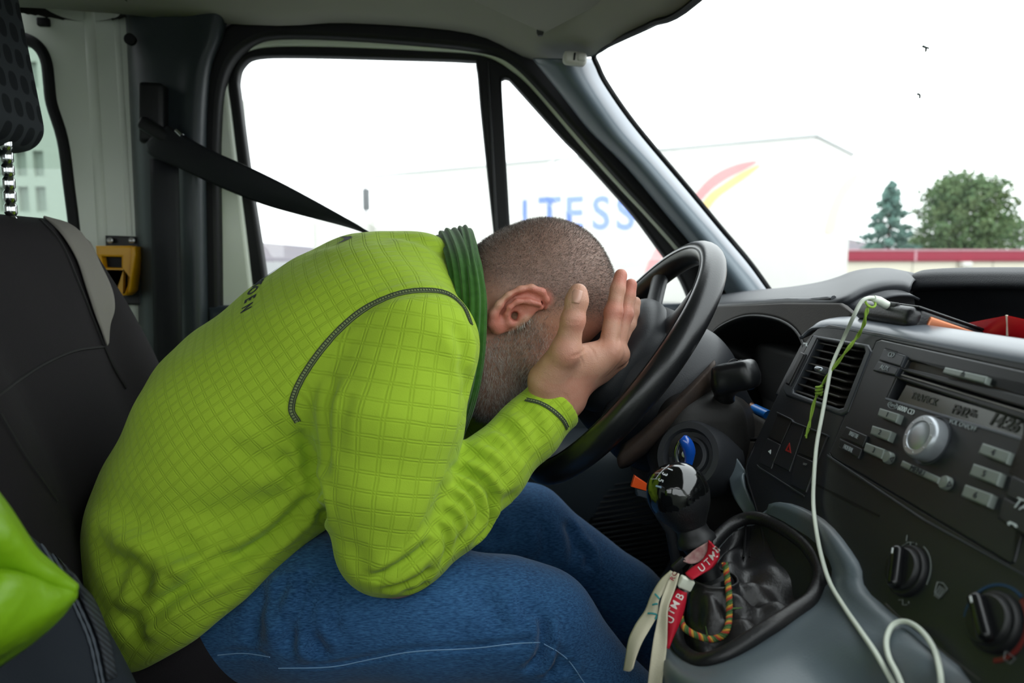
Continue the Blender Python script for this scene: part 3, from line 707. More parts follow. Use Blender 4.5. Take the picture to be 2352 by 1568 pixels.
k2, p2 = knob((2286, 1430), math.radians(140), None, '')
def arc(name, p, r0, r1, a0, a1, m, par):
    A = np.radians(np.linspace(a0, a1, 30)); L = [(r1*math.cos(a_), r1*math.sin(a_)) for a_ in A]+[(r0*math.cos(a_), r0*math.sin(a_)) for a_ in A[::-1]]
    return plate(name, [L], p+FN*.0006, E1, E2, .0005, m, par)
PRN = mat('grey_print', '#6d7371', .6)
arc('scale_mark', p1, .0208, .0213, 112, 170, PRN, dash); arc('scale_mark', p1, .0208, .0215, 0, 82, PRN, dash)
arc('blue_scale', p2, .0222, .0238, 70, 200, mat('blue_print', '#143a5c', .6), dash); arc('red_scale', p2, .0206, .0232, -60, 66, mat('dull_red_print', '#6a1c18', .6), dash)
def glyph(c, strokes, s_, m, par):
    p = fp(*c, .0008); ms = []
    for L in strokes: ms.append(sweep_me('g', [p+E1*x*s_+E2*y*s_ for x, y in L], .0004, nseg=4))
    link('symbol', join_me('symbol', ms), m, par)
seat_g = [[(-1, .2), (-.3, .6), (.1, 0), (.8, .4)], [(.8, .9), (1, .7)]]
glyph((2090, 1255), [[(-1.6, 1.2), (-1.2, .4)]]+seat_g, .005, PRN, dash); glyph((2072, 1388), [[(-1.5, 1.4), (-.9, .9)]]+seat_g, .005, PRN, dash)
glyph((2158, 1356), [[(-1, .8), (0, 1.1), (1, .8), (.6, -.6), (-.6, -.6), (-1, .8)], [(-.4, -1), (-.3, .6)], [(0, -1), (.1, .6)], [(.4, -1), (.5, .6)]], .005, PRN, dash)
glyph((2317, 1510), [[(-1, .5), (1, .5), (.6, -.6), (-.6, -.6), (-1, .5)]], .004, mat('dim_print', '#5d5f60', .6), dash)
fplate('stack_line', [[(2030, 1385), (2034, 1384), (2060, 1410), (2250, 1560), (2248, 1563), (2052, 1412)]], .0008, .002, mat('line_grey', '#3a3937', .5), dash, bev=.0003)

# ---- top pad, cluster surround, tray
PAD = mat('dash_pad', '#2a2c30', .5, spec=.45, bump=(1000, .18, .001), var=(8, '#34373b', .4))
gp = []
for px, yl, Yl, yt, Yt in ((1560, 716, 1.30, 700, 1.42), (1650, 706, 1.155, 681, 1.36), (1720, 701, 1.05, 671, 1.33), (1800, 697, .95, 664, 1.26), (1870, 697, .875, 653, 1.17), (1915, 697, .835, 641, 1.10),
                           (1950, 690, .815, 628, 1.05), (1985, 672, .82, 622, 1.02), (2030, 660, .83, 621, .99), (2070, 660, .85, 630, .975), (2090, 668, .86, 648, .965)):
    a_, b_ = at(px, yl, Yl), at(px+12, yt, Yt); under = a_+np.array([.012, 0, -.012])
    gp.append([under, a_+np.array([-.003, 0, -.004]), a_+np.array([-.001, 0, .004]), a_*.66+b_*.34+np.array([0, 0, .006]), a_*.3+b_*.7+np.array([0, 0, .004]), b_, b_+np.array([.05, .01, -.012]), b_+np.array([.12, .02, -.05])])
patch('top_pad', gp, PAD, dash, n=4, thick=.003)
# raised lip strip along the pad front
tube('pad_trim', cat_rom([at(1640, 707, 1.17), at(1700, 703, 1.07), at(1756, 700, 1.0), at(1758, 694, 1.0), at(1800, 691, .945), at(1870, 690, .87), at(1915, 686, .83)], 6), [.004]*37, STL, dash, nseg=8)
# cluster surround with its round opening
C0 = onp(1735, 860, (.39, .95, .85), FN)
def cl2(L): return [tuple(q) for q in loop2([onp(x, y, C0, FN) for x, y in L], C0, E1, E2)]
hole = cat_rom(np.array(cl2([(1612, 860), (1618, 800), (1640, 758), (1690, 729), (1740, 722), (1800, 736), (1840, 775), (1852, 850), (1830, 940), (1770, 1005), (1680, 1000), (1630, 940)])), 5, True)
plate('cluster_surround', [cl2([(1500, 720), (1650, 702), (1800, 694), (1930, 694), (1960, 720), (1900, 760), (1860, 1000), (1800, 1110), (1500, 1150)]), [tuple(q) for q in hole]], C0, E1, E2, .012, DSTY, dash, bev=.003)
CB = mat('cluster_black', '#0e0f11', .5, spec=.3)
rows = [[C0+E1*(q[0]*s_)+E2*(q[1]*s_)-FN*d_ for q in hole] for s_, d_ in ((1.0, .0), (.97, .02), (.92, .06), (.88, .09))]
patch('cluster_hood', rows, CB, dash, n=2, thick=.003, closed_v=True)
cb = plate('instrument_cluster', [hole*.90], C0-FN*.088, E1, E2, .004, CB, dash)
for dx in (-.058, .045):
    lathe('dial', [(.040, 0), (.040, .003), (.037, .004), (.036, .002), (0, .002)], C0-FN*.086+E1*dx+E2*.005, FN, CB, cb, 40)
# tray on top of the dash: floor, back, hood
TR = mat('tray_black', '#111214', .6, spec=.3, bump=(500, .2, .001))
box('tray_floor', (.425, -.15, .835), (.66, .84, .848), TR, dash, b=.004)
hood = []
for px, yt, yb, Y in ((2082, 650, 668, .985), (2098, 634, 664, .975), (2130, 629, 661, .955), (2200, 627, 659, .91), (2280, 627, 658, .855), (2352, 628, 659, .81), (2480, 632, 664, .74), (2900, 640, 680, .55), (3600, 660, 720, .38), (5200, 700, 800, .2)):
    t_, b_ = at(px, yt, Y), at(px, yb, Y-.01)
    hood.append([b_+np.array([.03, .01, -.07]), b_+np.array([.012, .0, -.004]), b_, (t_+b_)/2+np.array([-.003, 0, .001]), t_, t_+np.array([.03, .01, .002]), t_+np.array([.11, .03, -.03])])
patch('tray_hood', hood, mat('leather_grain', '#1d1f23', .55, spec=.4, bump=(800, .4, .0010)), dash, n=4, thick=.003)
box('dash_body', (.44, -.30, .30), (.80, 1.34, .825), TR, dash, b=.01)
box('dash_lower', (.40, .82, .30), (.50, 1.36, .72), DKB, dash, b=.02)
# dusty left fascia strip right of the column
patch('fascia_strip', [[at(1700, 930, .90), at(1752, 962, .86), at(1775, 975, .85)], [at(1690, 985, .89), at(1738, 1010, .85), at(1750, 1015, .84)], [at(1670, 1060, .88), at(1712, 1070, .84), at(1725, 1075, .83)]], DSTY, dash, n=4, thick=.003)
lt = thing('lighter', 'small blue plastic lighter lying in the dashboard gap', 'lighter')
la, lb = at(1731, 937, .888), at(1764, 952, .868)
tube('lighter_body', [la, lb], [(.0055, .008)]*2, mat('blue_plastic', '#1667b8', .3, spec=.6), lt, nseg=16)
tube('lighter_head', [la-nrm(lb-la)*.010, la], [(.005, .007)]*2, mat('brown_metal', '#7a4a22', .4), lt, nseg=12)

# ------------------------------------------------------------------ steering wheel and column
WC = np.array([.204, .95, .816]); WB = math.radians(52.5)
WD = np.array([math.cos(WB), 0, math.sin(WB)]); WY = np.array([0, 1.0, 0]); WN = np.cross(WD, WY)   # in-plane up, lateral, axis
if WN[0] > 0: WN = -WN
WR = .176
sw_ = thing('steering_wheel', 'black four-spoke steering wheel with worn glossy rim', 'steering wheel')
def wp(a_, r, h=0.0): return WC+WD*(math.cos(a_)*r)+WY*(math.sin(a_)*r)+WN*h
RIM = mat('rim_leather', '#111214', .30, spec=.6, bump=(500, .2, .0006), var=(14, '#1c1d1f', .5))
A = np.linspace(0, 2*np.pi, 96, endpoint=False)
pa = np.linspace(0, 2*np.pi, 20, endpoint=False); prof = np.stack([np.cos(pa)*1.0, np.sin(pa)*.92], 1)
link('rim', sweep_me('rim', [wp(a_, WR) for a_ in A], .0165, prof=prof, closed=True, up=WN), RIM, sw_)
link('rim_groove', sweep_me('rim_groove', [wp(a_, WR-.004, .0158) for a_ in A], .0012, nseg=6, closed=True, up=WN), RUBBER(), sw_)
SPK = mat('spoke_plastic', '#26282c', .45, spec=.5)
for a_ in (math.radians(38), math.radians(-38), math.radians(122), math.radians(-122)):
    tg = -WD*math.sin(a_)+WY*math.cos(a_)
    rows = []
    for r, w_, h in ((.055, .026, -.010), (.10, .018, -.012), (.14, .015, -.006), (.170, .018, .0)):
        c = WC+WD*(math.cos(a_)*r)+WY*(math.sin(a_)*r)+WN*h
        rows.append([c-tg*w_, c-tg*w_*.8+WN*.006, c+WN*.010, c+tg*w_*.8+WN*.006, c+tg*w_, c+tg*w_*.6-WN*.008, c-WN*.010, c-tg*w_*.6-WN*.008])
    patch('spoke', rows, SPK, sw_, n=3, thick=0, closed_v=True)
hs = Sculpt(np.arange(.03, .33, .004), np.arange(.80, 1.10, .004), np.arange(.68, .96, .004))
RW = [WD, WY, WN]
hs.ell(WC+WN*.002, (.078, .088, .030), RW, 0, p=3.0); hs.ell(WC+WD*.045+WN*.004, (.042, .050, .026), RW, .02); hs.ell(WC-WN*.03, (.055, .055, .035), RW, .02)
v_, q_ = hs.net(3); link('airbag_cover', mesh_q('airbag_cover', v_, q_), mat('airbag_plastic', '#212428', .5, spec=.45, bump=(600, .2, .001)), sw_)
# column shroud
sc = thing('steering_shroud', 'black steering column shroud with dusty worn edge and ignition ring', 'steering column')
sh = Sculpt(np.arange(.05, .50, .005), np.arange(.74, 1.16, .005), np.arange(.52, .94, .005))
cx = WC-WN*.06
sh.cone(WC-WN*.040, WC-WN*.075, .098, .104, 0); sh.cone(WC-WN*.075, WC-WN*.12, .080, .078, .01); sh.box(WC-WN*.13-WD*.012, (.070, .072, .095), .03, RW, .02)
v_, q_ = sh.net(3); link('shroud', mesh_q('shroud', v_, q_), mat('shroud_plastic', '#171a1f', .5, spec=.4, bump=(700, .2, .001)), sc)
sh = Sculpt(np.arange(.08, .56, .005), np.arange(.76, 1.12, .005), np.arange(.46, .86, .005))
sh.box(WC-WN*.185-WD*.030, (.085, .080, .075), .03, RW, 0); sh.box(at(1600, 1000, .86), (.05, .05, .055), .03, None, .03); sh.cone(at(1575, 1040, .85), at(1640, 1010, .88), .040, .045, .03)
v_, q_ = sh.net(3); link('lower_shroud', mesh_q('lower_shroud', v_, q_), mat('worn_shroud', '#1d1c1b', .6, spec=.35, dirt=(9, '#6a5140', .5), bump=(300, .25, .0015)), sc)
rg = [at(1418, 1052, .83), at(1470, 1012, .82), at(1530, 955, .815), at(1588, 900, .82), at(1636, 850, .835)]
patch('shroud_edge', [[p+np.array([.012, .03, .008]), p+np.array([.003, .004, .007]), p+np.array([-.001, -.002, -.001]), p+np.array([.004, .003, -.013]), p+np.array([.02, .03, -.020])] for p in rg], mat('dusty_edge', '#2a2320', .7, spec=.3, var=(25, '#4a3b31', .7), bump=(300, .3, .0012)), sc, n=4, thick=.003)
ig = at(1584, 1046, .795); ia = nrm(np.array([-.62, -.62, .32]))
lathe('ignition_ring', [(.040, -.06), (.040, .0), (.037, .006), (.030, .006), (.028, .002), (.027, -.003), (.022, -.003), (.021, .002), (.017, .003), (.015, -.006), (0, -.006)], ig, ia, PLASTIC_DARK(), sc, 48)
ky = thing('ignition_key', 'ignition key with chrome ring and shiny blue fob', 'key')
tk = [ig+ia*.012+(np.array([.0, 0, 1.0])*math.sin(a_)*.0165+nrm(np.array([.8, -.5, 0]))*math.cos(a_)*.0095) for a_ in np.linspace(0, 2*np.pi, 28, endpoint=False)]
tube('key_ring', tk, .0030, mat('chrome', '#c8cacc', .15, 1.0), ky, closed=True, nseg=10)
tube('fob', cat_rom([ig+ia*.014+np.array([-.003, 0, .018]), ig+ia*.018+np.array([.004, 0, .012]), ig+ia*.018+np.array([.008, 0, .0]), ig+ia*.016+np.array([.006, 0, -.018])], 5), [.0045, .0055, .006, .0062, .0065, .0068, .007, .007, .007, .007, .0066, .006, .0055, .005, .0045, .004], mat('blue_enamel', '#0f4fb4', .15, spec=.6, coat=.6), ky, nseg=14)
lathe('key_blade', [(.004, -.02), (.004, .012), (0, .013)], ig, ia, mat('steel', '#b9bbbb', .35, .9), ky, 12)
# stalk
stk = thing('wiper_stalk', 'black stalk switch on the side of the steering column', 'switch stalk')
ss_ = Sculpt(np.arange(.24, .50, .003), np.arange(.74, .98, .003), np.arange(.66, .86, .003))
ss_.cone(at(1668, 872, .815), at(1716, 862, .795), .0150, .0150, 0); sa_ = nrm(at(1722, 858, .795)-at(1662, 868, .815)); sb_ = nrm(np.cross([0, 0, 1.0], sa_)); sc_3 = np.cross(sa_, sb_)
ss_.box(at(1690, 864, .805), (.024, .0165, .0165), .008, [sa_, sb_, sc_3], .004)
ss_.cone(at(1662, 885, .815), at(1666, 950, .85), .0115, .012, .012); ss_.cone(at(1668, 950, .87), at(1640, 960, .91), .014, .014, .012)
v_, q_ = ss_.net(2); link('stalk_body', mesh_q('stalk_body', v_, q_), mat('gloss_grip', '#131416', .3, spec=.5), stk)
for i, (px, py) in enumerate(((1684, 858), (1702, 860))):
    a_ = nrm(at(1716, 862, .80)-at(1662, 872, .83)); tube('stalk_ring', [at(px, py, .825-.008*i)+(np.array([0, 0, 1.])*math.sin(k)+np.cross(a_, [0, 0, 1.])*math.cos(k))*.0168 for k in np.linspace(0, 2*np.pi, 24, endpoint=False)], .0008, RUBBER(), stk, closed=True, nseg=6)
glyph_m = mat('dim_print', '#5d5f60', .6)

# ------------------------------------------------------------------ gear console, boot, lever
con = thing('gear_console', 'grey moulded console around the gear lever with dusty rim', 'console')
CG = mat('console_grey', '#59646a', .42, spec=.5, bump=(600, .16, .001), dirt=(7, '#6b5a4a', .45))
rim = [(1640, 1262, .692), (1700, 1206, .712), (1762, 1203, .690), (1850, 1256, .622), (1890, 1322, .583), (1874, 1380, .562), (1825, 1417, .550), (1765, 1455, .540), (1665, 1516, .535), (1600, 1522, .555), (1562, 1468, .598), (1590, 1350, .655)]
L0 = [at(*q) for q in rim]
outer = [(1660, 1262, .735), (1742, 1200, 0), (1792, 1160, 0), (1886, 1200, 0), (1962, 1296, 0), (1990, 1372, 0), (2230, 1592, 0), (2000, 1660, .440), (1720, 1640, .455), (1560, 1580, .520), (1522, 1480, .605), (1572, 1350, .685)]
L2 = [at(*q) if q[2] else fp(q[0], q[1], .002) for q in outer]
bul = [.003, .003, .003, .004, .004, .005, .014, .018, .014, .008, .004, .003]
L1 = [a_*.5+b_*.5+np.array([-.3*h_, -.5*h_, .6*h_]) for a_, b_, h_ in zip(L0, L2, bul)]
L1b = [a_*.85+b_*.15+np.array([-.2*h_, -.3*h_, .3*h_])*.5 for a_, b_, h_ in zip(L0, L2, bul)]
L3 = [c_+(np.array([.03, .01, -.03]) if not q[2] else np.array([.01, .01, -.07])) for c_, q in zip(L2, outer)]
L4 = [c_+np.array([.05, .02, -.20]) for c_ in L2]
patch('console_shell', [[p-np.array([0, 0, .004]) for p in L0], L0, L1b, L1, L2, L3, L4], CG, con, n=4, thick=.003, closed_v=True, side=1)
patch('console_flange', [[at(1668, 1062, .80), at(1690, 1050, .80), at(1718, 1088, .775)], [at(1678, 1096, .79), at(1692, 1092, .785), at(1714, 1092, .775)], [at(1688, 1135, .775), at(1700, 1122, .77), at(1712, 1104, .765)], [at(1712, 1185, .755), at(1722, 1178, .755), at(1730, 1150, .755)], [at(1736, 1225, .74), at(1750, 1212, .735), at(1762, 1190, .73)]], mat('flange_grey', '#59646a', .42), con, n=4, thick=.004)
bt_ = thing('gear_boot', 'black leather gear lever gaiter with padded rim in the console', 'gaiter')
LTH = mat('black_leather', '#18181a', .42, spec=.5, bump=(420, .4, .0008), dirt=(10, '#4a4038', .25))
tube('boot_rim', cat_rom([p+np.array([-.0045, -.0045, .006]) for p in L0], 6, True), .0064, LTH, bt_, closed=True, nseg=14)
lev_b = at(1640, 1335, .612); gath = [lev_b+np.array([.022*math.cos(a_), .022*math.sin(a_), 0]) for a_ in np.linspace(0, 2*np.pi, 11, endpoint=False)]
# match the loop order of the rim to angles round the lever
C_ = np.mean(L0, 0); ang = [math.atan2(p[1]-C_[1], p[0]-C_[0]) for p in L0]
inn = [lev_b+np.array([.019*math.cos(a_), .019*math.sin(a_), .004]) for a_ in ang]
sag = []
for i, (p, q) in enumerate(zip(L0, inn)): sag.append((p, p*.82+q*.18-np.array([0, 0, .014+.004*(i % 2)]), p*.54+q*.46-np.array([0, 0, .026-.016*(i % 2)]), p*.24+q*.76-np.array([0, 0, .020-.014*((i+1) % 2)]), q*.97+p*.03-np.array([0, 0, .006]), q))
sagT = list(map(list, zip(*sag)))
cp = [[c_ for c_ in r] for r in sagT]
patch('boot_skin', cp, LTH, bt_, n=5, thick=.002, closed_v=True)
P = cat_rom([at(1713, 1203, .705), at(1711, 1240, .692), at(1708, 1280, .672)], 5); tube('boot_seam', P, .0012, RUBBER(), bt_, nseg=6); tube('boot_seam', P+np.array([.006, 0, 0]), .0012, RUBBER(), bt_, nseg=6)

gl = thing('gear_lever', 'black gear lever with glossy numbered cap and leather-look knob', 'gear lever')
kt, kb_ = at(1545, 1102, .640), at(1612, 1275, .622); ga = nrm(kt-kb_)
kside = nrm(np.array([.35, -.9, .15])-ga*np.dot(np.array([.35, -.9, .15]), ga)); kfr = np.cross(ga, kside)
ks = Sculpt(np.arange(kt[0]-.07, kt[0]+.08, .0018), np.arange(kt[1]-.07, kt[1]+.07, .0018), np.arange(kt[2]-.11, kt[2]+.05, .0018))
ks.ell(kt-ga*.012, (.0262, .0242, .0262), [kside, kfr, ga], 0, p=2.3); ks.cone(kt-ga*.016, kt-ga*.040, .0215, .0135, .016)
KV, KQ = ks.net(3); KN_ = vnormals(KV, KQ)
rel = KV-kt; cap = (rel@ga) > -.010-.009*np.abs(rel@kside)/.026-.010*np.maximum(0, -(rel@kfr)/.026)
kme = mesh_q('knob', KV, KQ); kob = link('knob', kme, [mat('knob_grain', '#17181a', .42, spec=.5, bump=(650, .45, .0010)), mat('knob_gloss', '#08090a', .06, spec=.6, coat=.5)], gl)
fm = cap[KQ].mean(1) > .5; kme.polygons.foreach_set('material_index', fm.astype(np.int32))
ktree = bvh(KV, KQ)
def kproj(L, n=4):
    P, N = project(ktree, L, n); return P+N*.0004
PR_ = mat('knob_print', '#d5dadf', .4); RP = mat('knob_print_red', '#8c4b49', .4)
ms = [sweep_me('p', kproj(L), .00035, nseg=4) for L in ([(1512, 1090), (1508, 1098), (1505, 1106)], [(1500, 1100), (1520, 1097)], [(1494, 1114), (1508, 1112)])]
link('shift_pattern', join_me('shift_pattern', [sweep_me('p', kproj(L), .00022, nseg=4) for L in ([(1537, 1068), (1520, 1083), (1506, 1100)], [(1520, 1075), (1532, 1075)], [(1506, 1087), (1520, 1086)], [(1496, 1100), (1511, 1100)])]), PR_, kob)
for m_ in ms: bpy.data.meshes.remove(m_)
for ch, c in (('1', (1539, 1078)), ('3', (1527, 1089)), ('5', (1518, 1103))):
    me = text_me('pattern_number', ch, 1, (0, 0, 0), EX, np.array([0, 1., 0]), depth=0, bold=.02)
    for v in me.vertices:
        x, y = c[0]-.35*v.co.x*16+.92*v.co.y*17, c[1]+.90*v.co.x*16+.36*v.co.y*17; p, n = hit(ktree, x, y)
        if p is not None: v.co = p+(n if np.dot(n, CAM-p) > 0 else -n)*.0005
    link('pattern_number', me, PR_, kob)
pl_ = [(1508, 1113), (1516, 1112), (1520, 1120), (1514, 1119), (1510, 1118)]
P = kproj([(1508, 1116), (1519, 1119)]); link('pattern_arrow', sweep_me('a', P, .0009, nseg=4), mat('pale_blue_print', '#8fa9bd', .4), kob)
lathe('knob_collar', [(.0135, .004), (.0140, -.004), (.0150, -.010), (.0178, -.014), (.0180, -.018), (.0140, -.020), (.0125, -.026)], kt-ga*.041, ga, PLASTIC_BLACK(), gl, 36)
lathe('lever_shaft', [(.0105, .004), (.0105, -.028), (.0170, -.030), (.0185, -.036), (.0175, -.044), (.012, -.050)], kt-ga*.063, ga, PLASTIC_BLACK(), gl, 36)
# orange tag sticking out behind the knob
og = thing('orange_tag', 'small orange plastic tag sticking out behind the gear knob', 'tag')
plate('tag_blade', [pb([(1458, 1092), (1488, 1112), (1492, 1130), (1450, 1118)], .80)], (0, .80, 0), EX, EZ, .006, mat('orange_plastic', '#e2521a', .4), og, bev=.001)
plate('tag_holder', [pb([(1462, 1122), (1490, 1128), (1500, 1150), (1464, 1140)], .802)], (0, .802, 0), EX, EZ, .012, DC, og, bev=.002)
tube('tag_stem', [at(1488, 1135, .807), at(1540, 1220, .815), at(1560, 1330, .82), at(1600, 1450, .825)], .006, PLASTIC_DARK(), og, nseg=10)
# ------------------------------------------------------------------ the driver
YC = 0.95
def mir(p): return np.array([p[0], 2*YC-p[1], p[2]])
HO = np.array([.064, YC, .881]); HT = math.radians(36)
HF = np.array([math.sin(HT), 0, -math.cos(HT)]); HU = np.array([math.cos(HT), 0, math.sin(HT)]); HY = np.array([0, 1.0, 0])
HR = [HF, HY, HU]
def hw_(f, y, u): return HO+HF*f+HY*y+HU*u
def spaced(*segs):
    a = []
    for lo, hi, st in segs: a += list(np.arange(lo, hi-1e-6, st))
    return np.array(a+[segs[-1][1]])
B = Sculpt(spaced((-.60, -.07, .009), (-.07, .285, .0021), (.285, .72, .012)),
           spaced((.66, .755, .009), (.755, 1.0, .0021), (1.0, 1.09, .0035), (1.09, 1.26, .01)),
           spaced((.02, .60, .012), (.60, .70, .007), (.70, 1.02, .0021)))
# joints
SHO = at(968, 790, .79); ELB = at(892, 1292, .758); WRI = at(1284, 915, .845)
EL2 = at(930, 1280, .765)
spine = [(-.315, .56), (-.326, .635), (-.282, .732), (-.226, .781), (-.152, .842), (-.095, .868), (-.058, .868)]
slat = [.195, .19, .182, .188, .19, .17, .10]
# torso core, arms, legs under the clothes
for (x, z), l in zip(spine, slat): B.ell((x, YC, z), (.10, l-.03, .10), k=.05)
for mf in (lambda p: np.asarray(p), mir):
    B.cone(mf((-.06, .87, .855)), mf(SHO+np.array([-.012, .012, 0])), .045, .036, .04)
    B.cone(mf(SHO+np.array([-.012, .012, 0])), mf(ELB), .036, .034, .03); B.cone(mf(EL2), mf(WRI), .036, .026, .02)
B.cone((-.24, .885, .53), (.070, .80, .525), .048, .034, .05); B.cone((.070, .80, .525), (.37, .80, .12), .034, .036, .03)
B.cone((-.24, 1.02, .53), (.085, 1.10, .535), .054, .042, .05); B.cone((.085, 1.10, .535), (.50, 1.10, .15), .042, .036, .03)
# head
B.ell(hw_(.0, 0, .051), (.087, .076, .089), HR, 0)
B.ell(hw_(-.028, 0, .02), (.062, .066, .062), HR, .02)
B.ell(hw_(.034, 0, .062), (.057, .062, .062), HR, .02)
B.ell(hw_(.036, 0, -.012), (.055, .061, .072), HR, .025)
B.ell(hw_(.056, 0, -.066), (.042, .046, .048), HR, .02)
for s in (-1, 1):
    B.cone(hw_(.004, s*.052, -.055), hw_(.07, s*.016, -.094), .020, .017, .025)
    B.ell(hw_(.066, s*.042, -.014), (.020, .019, .018), HR, .018)
    B.cone(hw_(.083, s*.012, .034), hw_(.068, s*.052, .034), .009, .007, .012)
B.ell(hw_(.079, 0, -.096), (.018, .024, .018), HR, .016)
for s in (-1, 1):
    B.ell(hw_(.098, s*.032, .012), (.013, .017, .011), HR, .012, cut=True)
    B.ell(hw_(.0795, s*.032, .012), (.0125, .0135, .012), HR, .003)
    B.ell(hw_(.100, s*.012, -.030), (.010, .008, .007), HR, .007)
B.cone(hw_(.092, 0, .028), hw_(.112, 0, -.022), .008, .0115, .012)
B.ell(hw_(.0975, 0, -.058), (.007, .022, .0048), HR, .004); B.ell(hw_(.0965, 0, -.069), (.0075, .020, .0055), HR, .004)
# neck
B.cone(hw_(-.018, 0, -.012), (-.055, YC, .862), .060, .066, .03)
B.cone(hw_(.008, 0, -.040), (-.045, YC, .835), .045, .050, .03)
# ears
def ear(mf):
    E_ = lambda px, py, Y: mf(at(px, py, Y))
    B.ell(mf(at(1190, 709, .8655)), (.019, .0055, .034), [nrm(np.array([.72, 0, -.69])), mf(np.array([0., 1., 0.]))-mf(np.zeros(3)), nrm(np.array([.69, 0, .72]))], .004)
    hel = [(1250, 706, .874), (1254, 688, .868), (1245, 670, .863), (1220, 661, .860), (1195, 665, .857), (1168, 679, .854), (1146, 700, .853), (1133, 722, .854), (1131, 742, .857), (1141, 757, .862)]
    r = [.0035, .0042, .0045, .0046, .0046, .0046, .005, .0058, .0068, .006]
    for a_, b_, r1, r2 in zip(hel[:-1], hel[1:], r[:-1], r[1:]): B.cone(E_(*a_), E_(*b_), r1, r2, .003)
    B.ell(E_(1147, 744, .861), (.0105, .0055, .0105), None, .006)
    # scapha groove, concha
    sc = [(1238, 690, .858), (1215, 676, .855), (1188, 682, .852), (1166, 696, .850)]
    for a_, b_ in zip(sc[:-1], sc[1:]): B.cone(E_(*a_), E_(*b_), .0040, .0040, .003, cut=True)
    B.ell(E_(1196, 712, .8555), (.0105, .0085, .0080), [nrm(np.array([.9, 0, -.3])), HY, nrm(np.array([.3, 0, .9]))], .004, cut=True)
    B.ell(E_(1184, 726, .860), (.0062, .0115, .0062), None, .003, cut=True)
    B.ell(E_(1187, 725, .872), (.0034, .010, .0034), None, .001, cut=True)
    anti = [(1240, 699, .861), (1214, 692, .858), (1188, 692, .856), (1170, 706, .855), (1164, 722, .857), (1166, 736, .859)]
    for a_, b_ in zip(anti[:-1], anti[1:]): B.cone(E_(*a_), E_(*b_), .0030, .0036, .003)
    B.cone(E_(1243, 706, .866), E_(1212, 713, .867), .0032, .002, .003)
    B.ell(E_(1200, 730, .866), (.0060, .0050, .0055), None, .004)
    B.ell(E_(1172, 744, .860), (.0058, .0045, .0042), None, .004)
ear(lambda p: np.asarray(p, float)); ear(mir)
# hands
def hand(mf, dy=0.0, fold=0.0):
    P_ = lambda px, py, Y: mf(at(px, py, Y)+np.array([0, dy, 0]))
    W_ = P_(1288, 910, .845); W2 = P_(1300, 880, .843)
    mcp = [P_(1398, 806, .836), P_(1412, 812, .856), P_(1418, 826, .876), P_(1412, 843, .893)]
    B.cone(P_(1275, 925, .845), W_, .0270, .0265, .01); B.cone(P_(1262, 935, .842), P_(1300, 905, .846), .024, .024, .01)
    for m_, r1, r2 in zip(mcp, (.0235, .0225, .021, .019), (.0150, .0148, .0138, .0125)): B.cone(W2, m_, r1, r2, .010)
    B.cone(P_(1255, 880, .832), P_(1345, 835, .835), .020, .016, .012)
    fing = [[(1398, 806, .836), (1409, 716, .845), (1419, 664, .850), (1426, 632, .855)],
            [(1412, 812, .856), (1434, 722, .872), (1443, 680, .879), (1449, 654, .882)],
            [(1418, 826, .876), (1443, 750, .893), (1453, 716, .901), (1459, 694, .905)],
            [(1412, 843, .893), (1444, 792, .908), (1458, 766, .914), (1466, 748, .918)]]
    rad = [(.0125, .0098, .0086, .0076), (.0122, .0098, .0086, .0076), (.0118, .0092, .0082, .0072), (.0105, .0082, .0074, .0064)]
    for L, R_ in zip(fing, rad):
        Q_ = [P_(*q) for q in L]
        for i in range(3): B.cone(Q_[i], Q_[i+1], R_[i], R_[i+1], .0035)
        B.ell(Q_[1], (R_[1]*1.08,)*3, None, .004)
    for m_ in mcp: B.ell(m_+np.array([.004, -.002, -.001]), (.0135, .0115, .0125), None, .006)
    T_ = [P_(1258, 872, .830), P_(1300, 806, .812), P_(1316, 735, .806), P_(1325, 690, .808), P_(1328, 671, .810)]
    for i, (r1, r2) in enumerate(((.0225, .0165), (.0158, .0122), (.0122, .0122), (.0120, .0100))): B.cone(T_[i], T_[i+1], r1, r2, .006)
    B.ell(T_[2], (.0132, .0128, .0128), None, .004)
    B.ell(P_(1300, 808, .806), (.0155, .013, .0155), None, .008)
    # web between thumb and index finger
    B.cone(P_(1312, 830, .826), P_(1385, 822, .838), .015, .013, .012)
    B.cone(P_(1330, 812, .826), P_(1368, 808, .834), .008, .008, .012)
hand(lambda p: np.asarray(p, float)); hand(mir)
BV, BQ = B.net(2)
BN = vnormals(BV, BQ)
bt = bvh(BV, BQ)
# creases of skin
def px_crease(V, N, tree, pts, wd, dp, **k):
    P, _ = project(tree, pts, 4)
    return crease(V, N, P, wd, dp, **k)
for pts, wd, dp in ([((1296, 735), (1318, 742), (1337, 738)), .0012, .0007], [((1298, 729), (1318, 735), (1336, 731)), .0010, .0005],
                    [((1310, 820), (1332, 812), (1350, 796)), .0015, .0010], [((1352, 797), (1362, 806), (1370, 830)), .0015, .0008], [((1330, 815), (1338, 830), (1340, 845)), .0013, .0006],
                    [((1370, 740), (1385, 770), (1380, 800)), .0014, .0005], [((1415, 715), (1424, 724), (1432, 722)), .0010, .0005], [((1425, 760), (1418, 790), (1412, 812)), .0018, .0006],
                    [((1380, 870), (1410, 840), (1428, 800)), .002, .0006], [((1290, 900), (1310, 925), (1318, 945)), .002, .0005]):
    BV = px_crease(BV, BN, bt, pts, wd, dp)
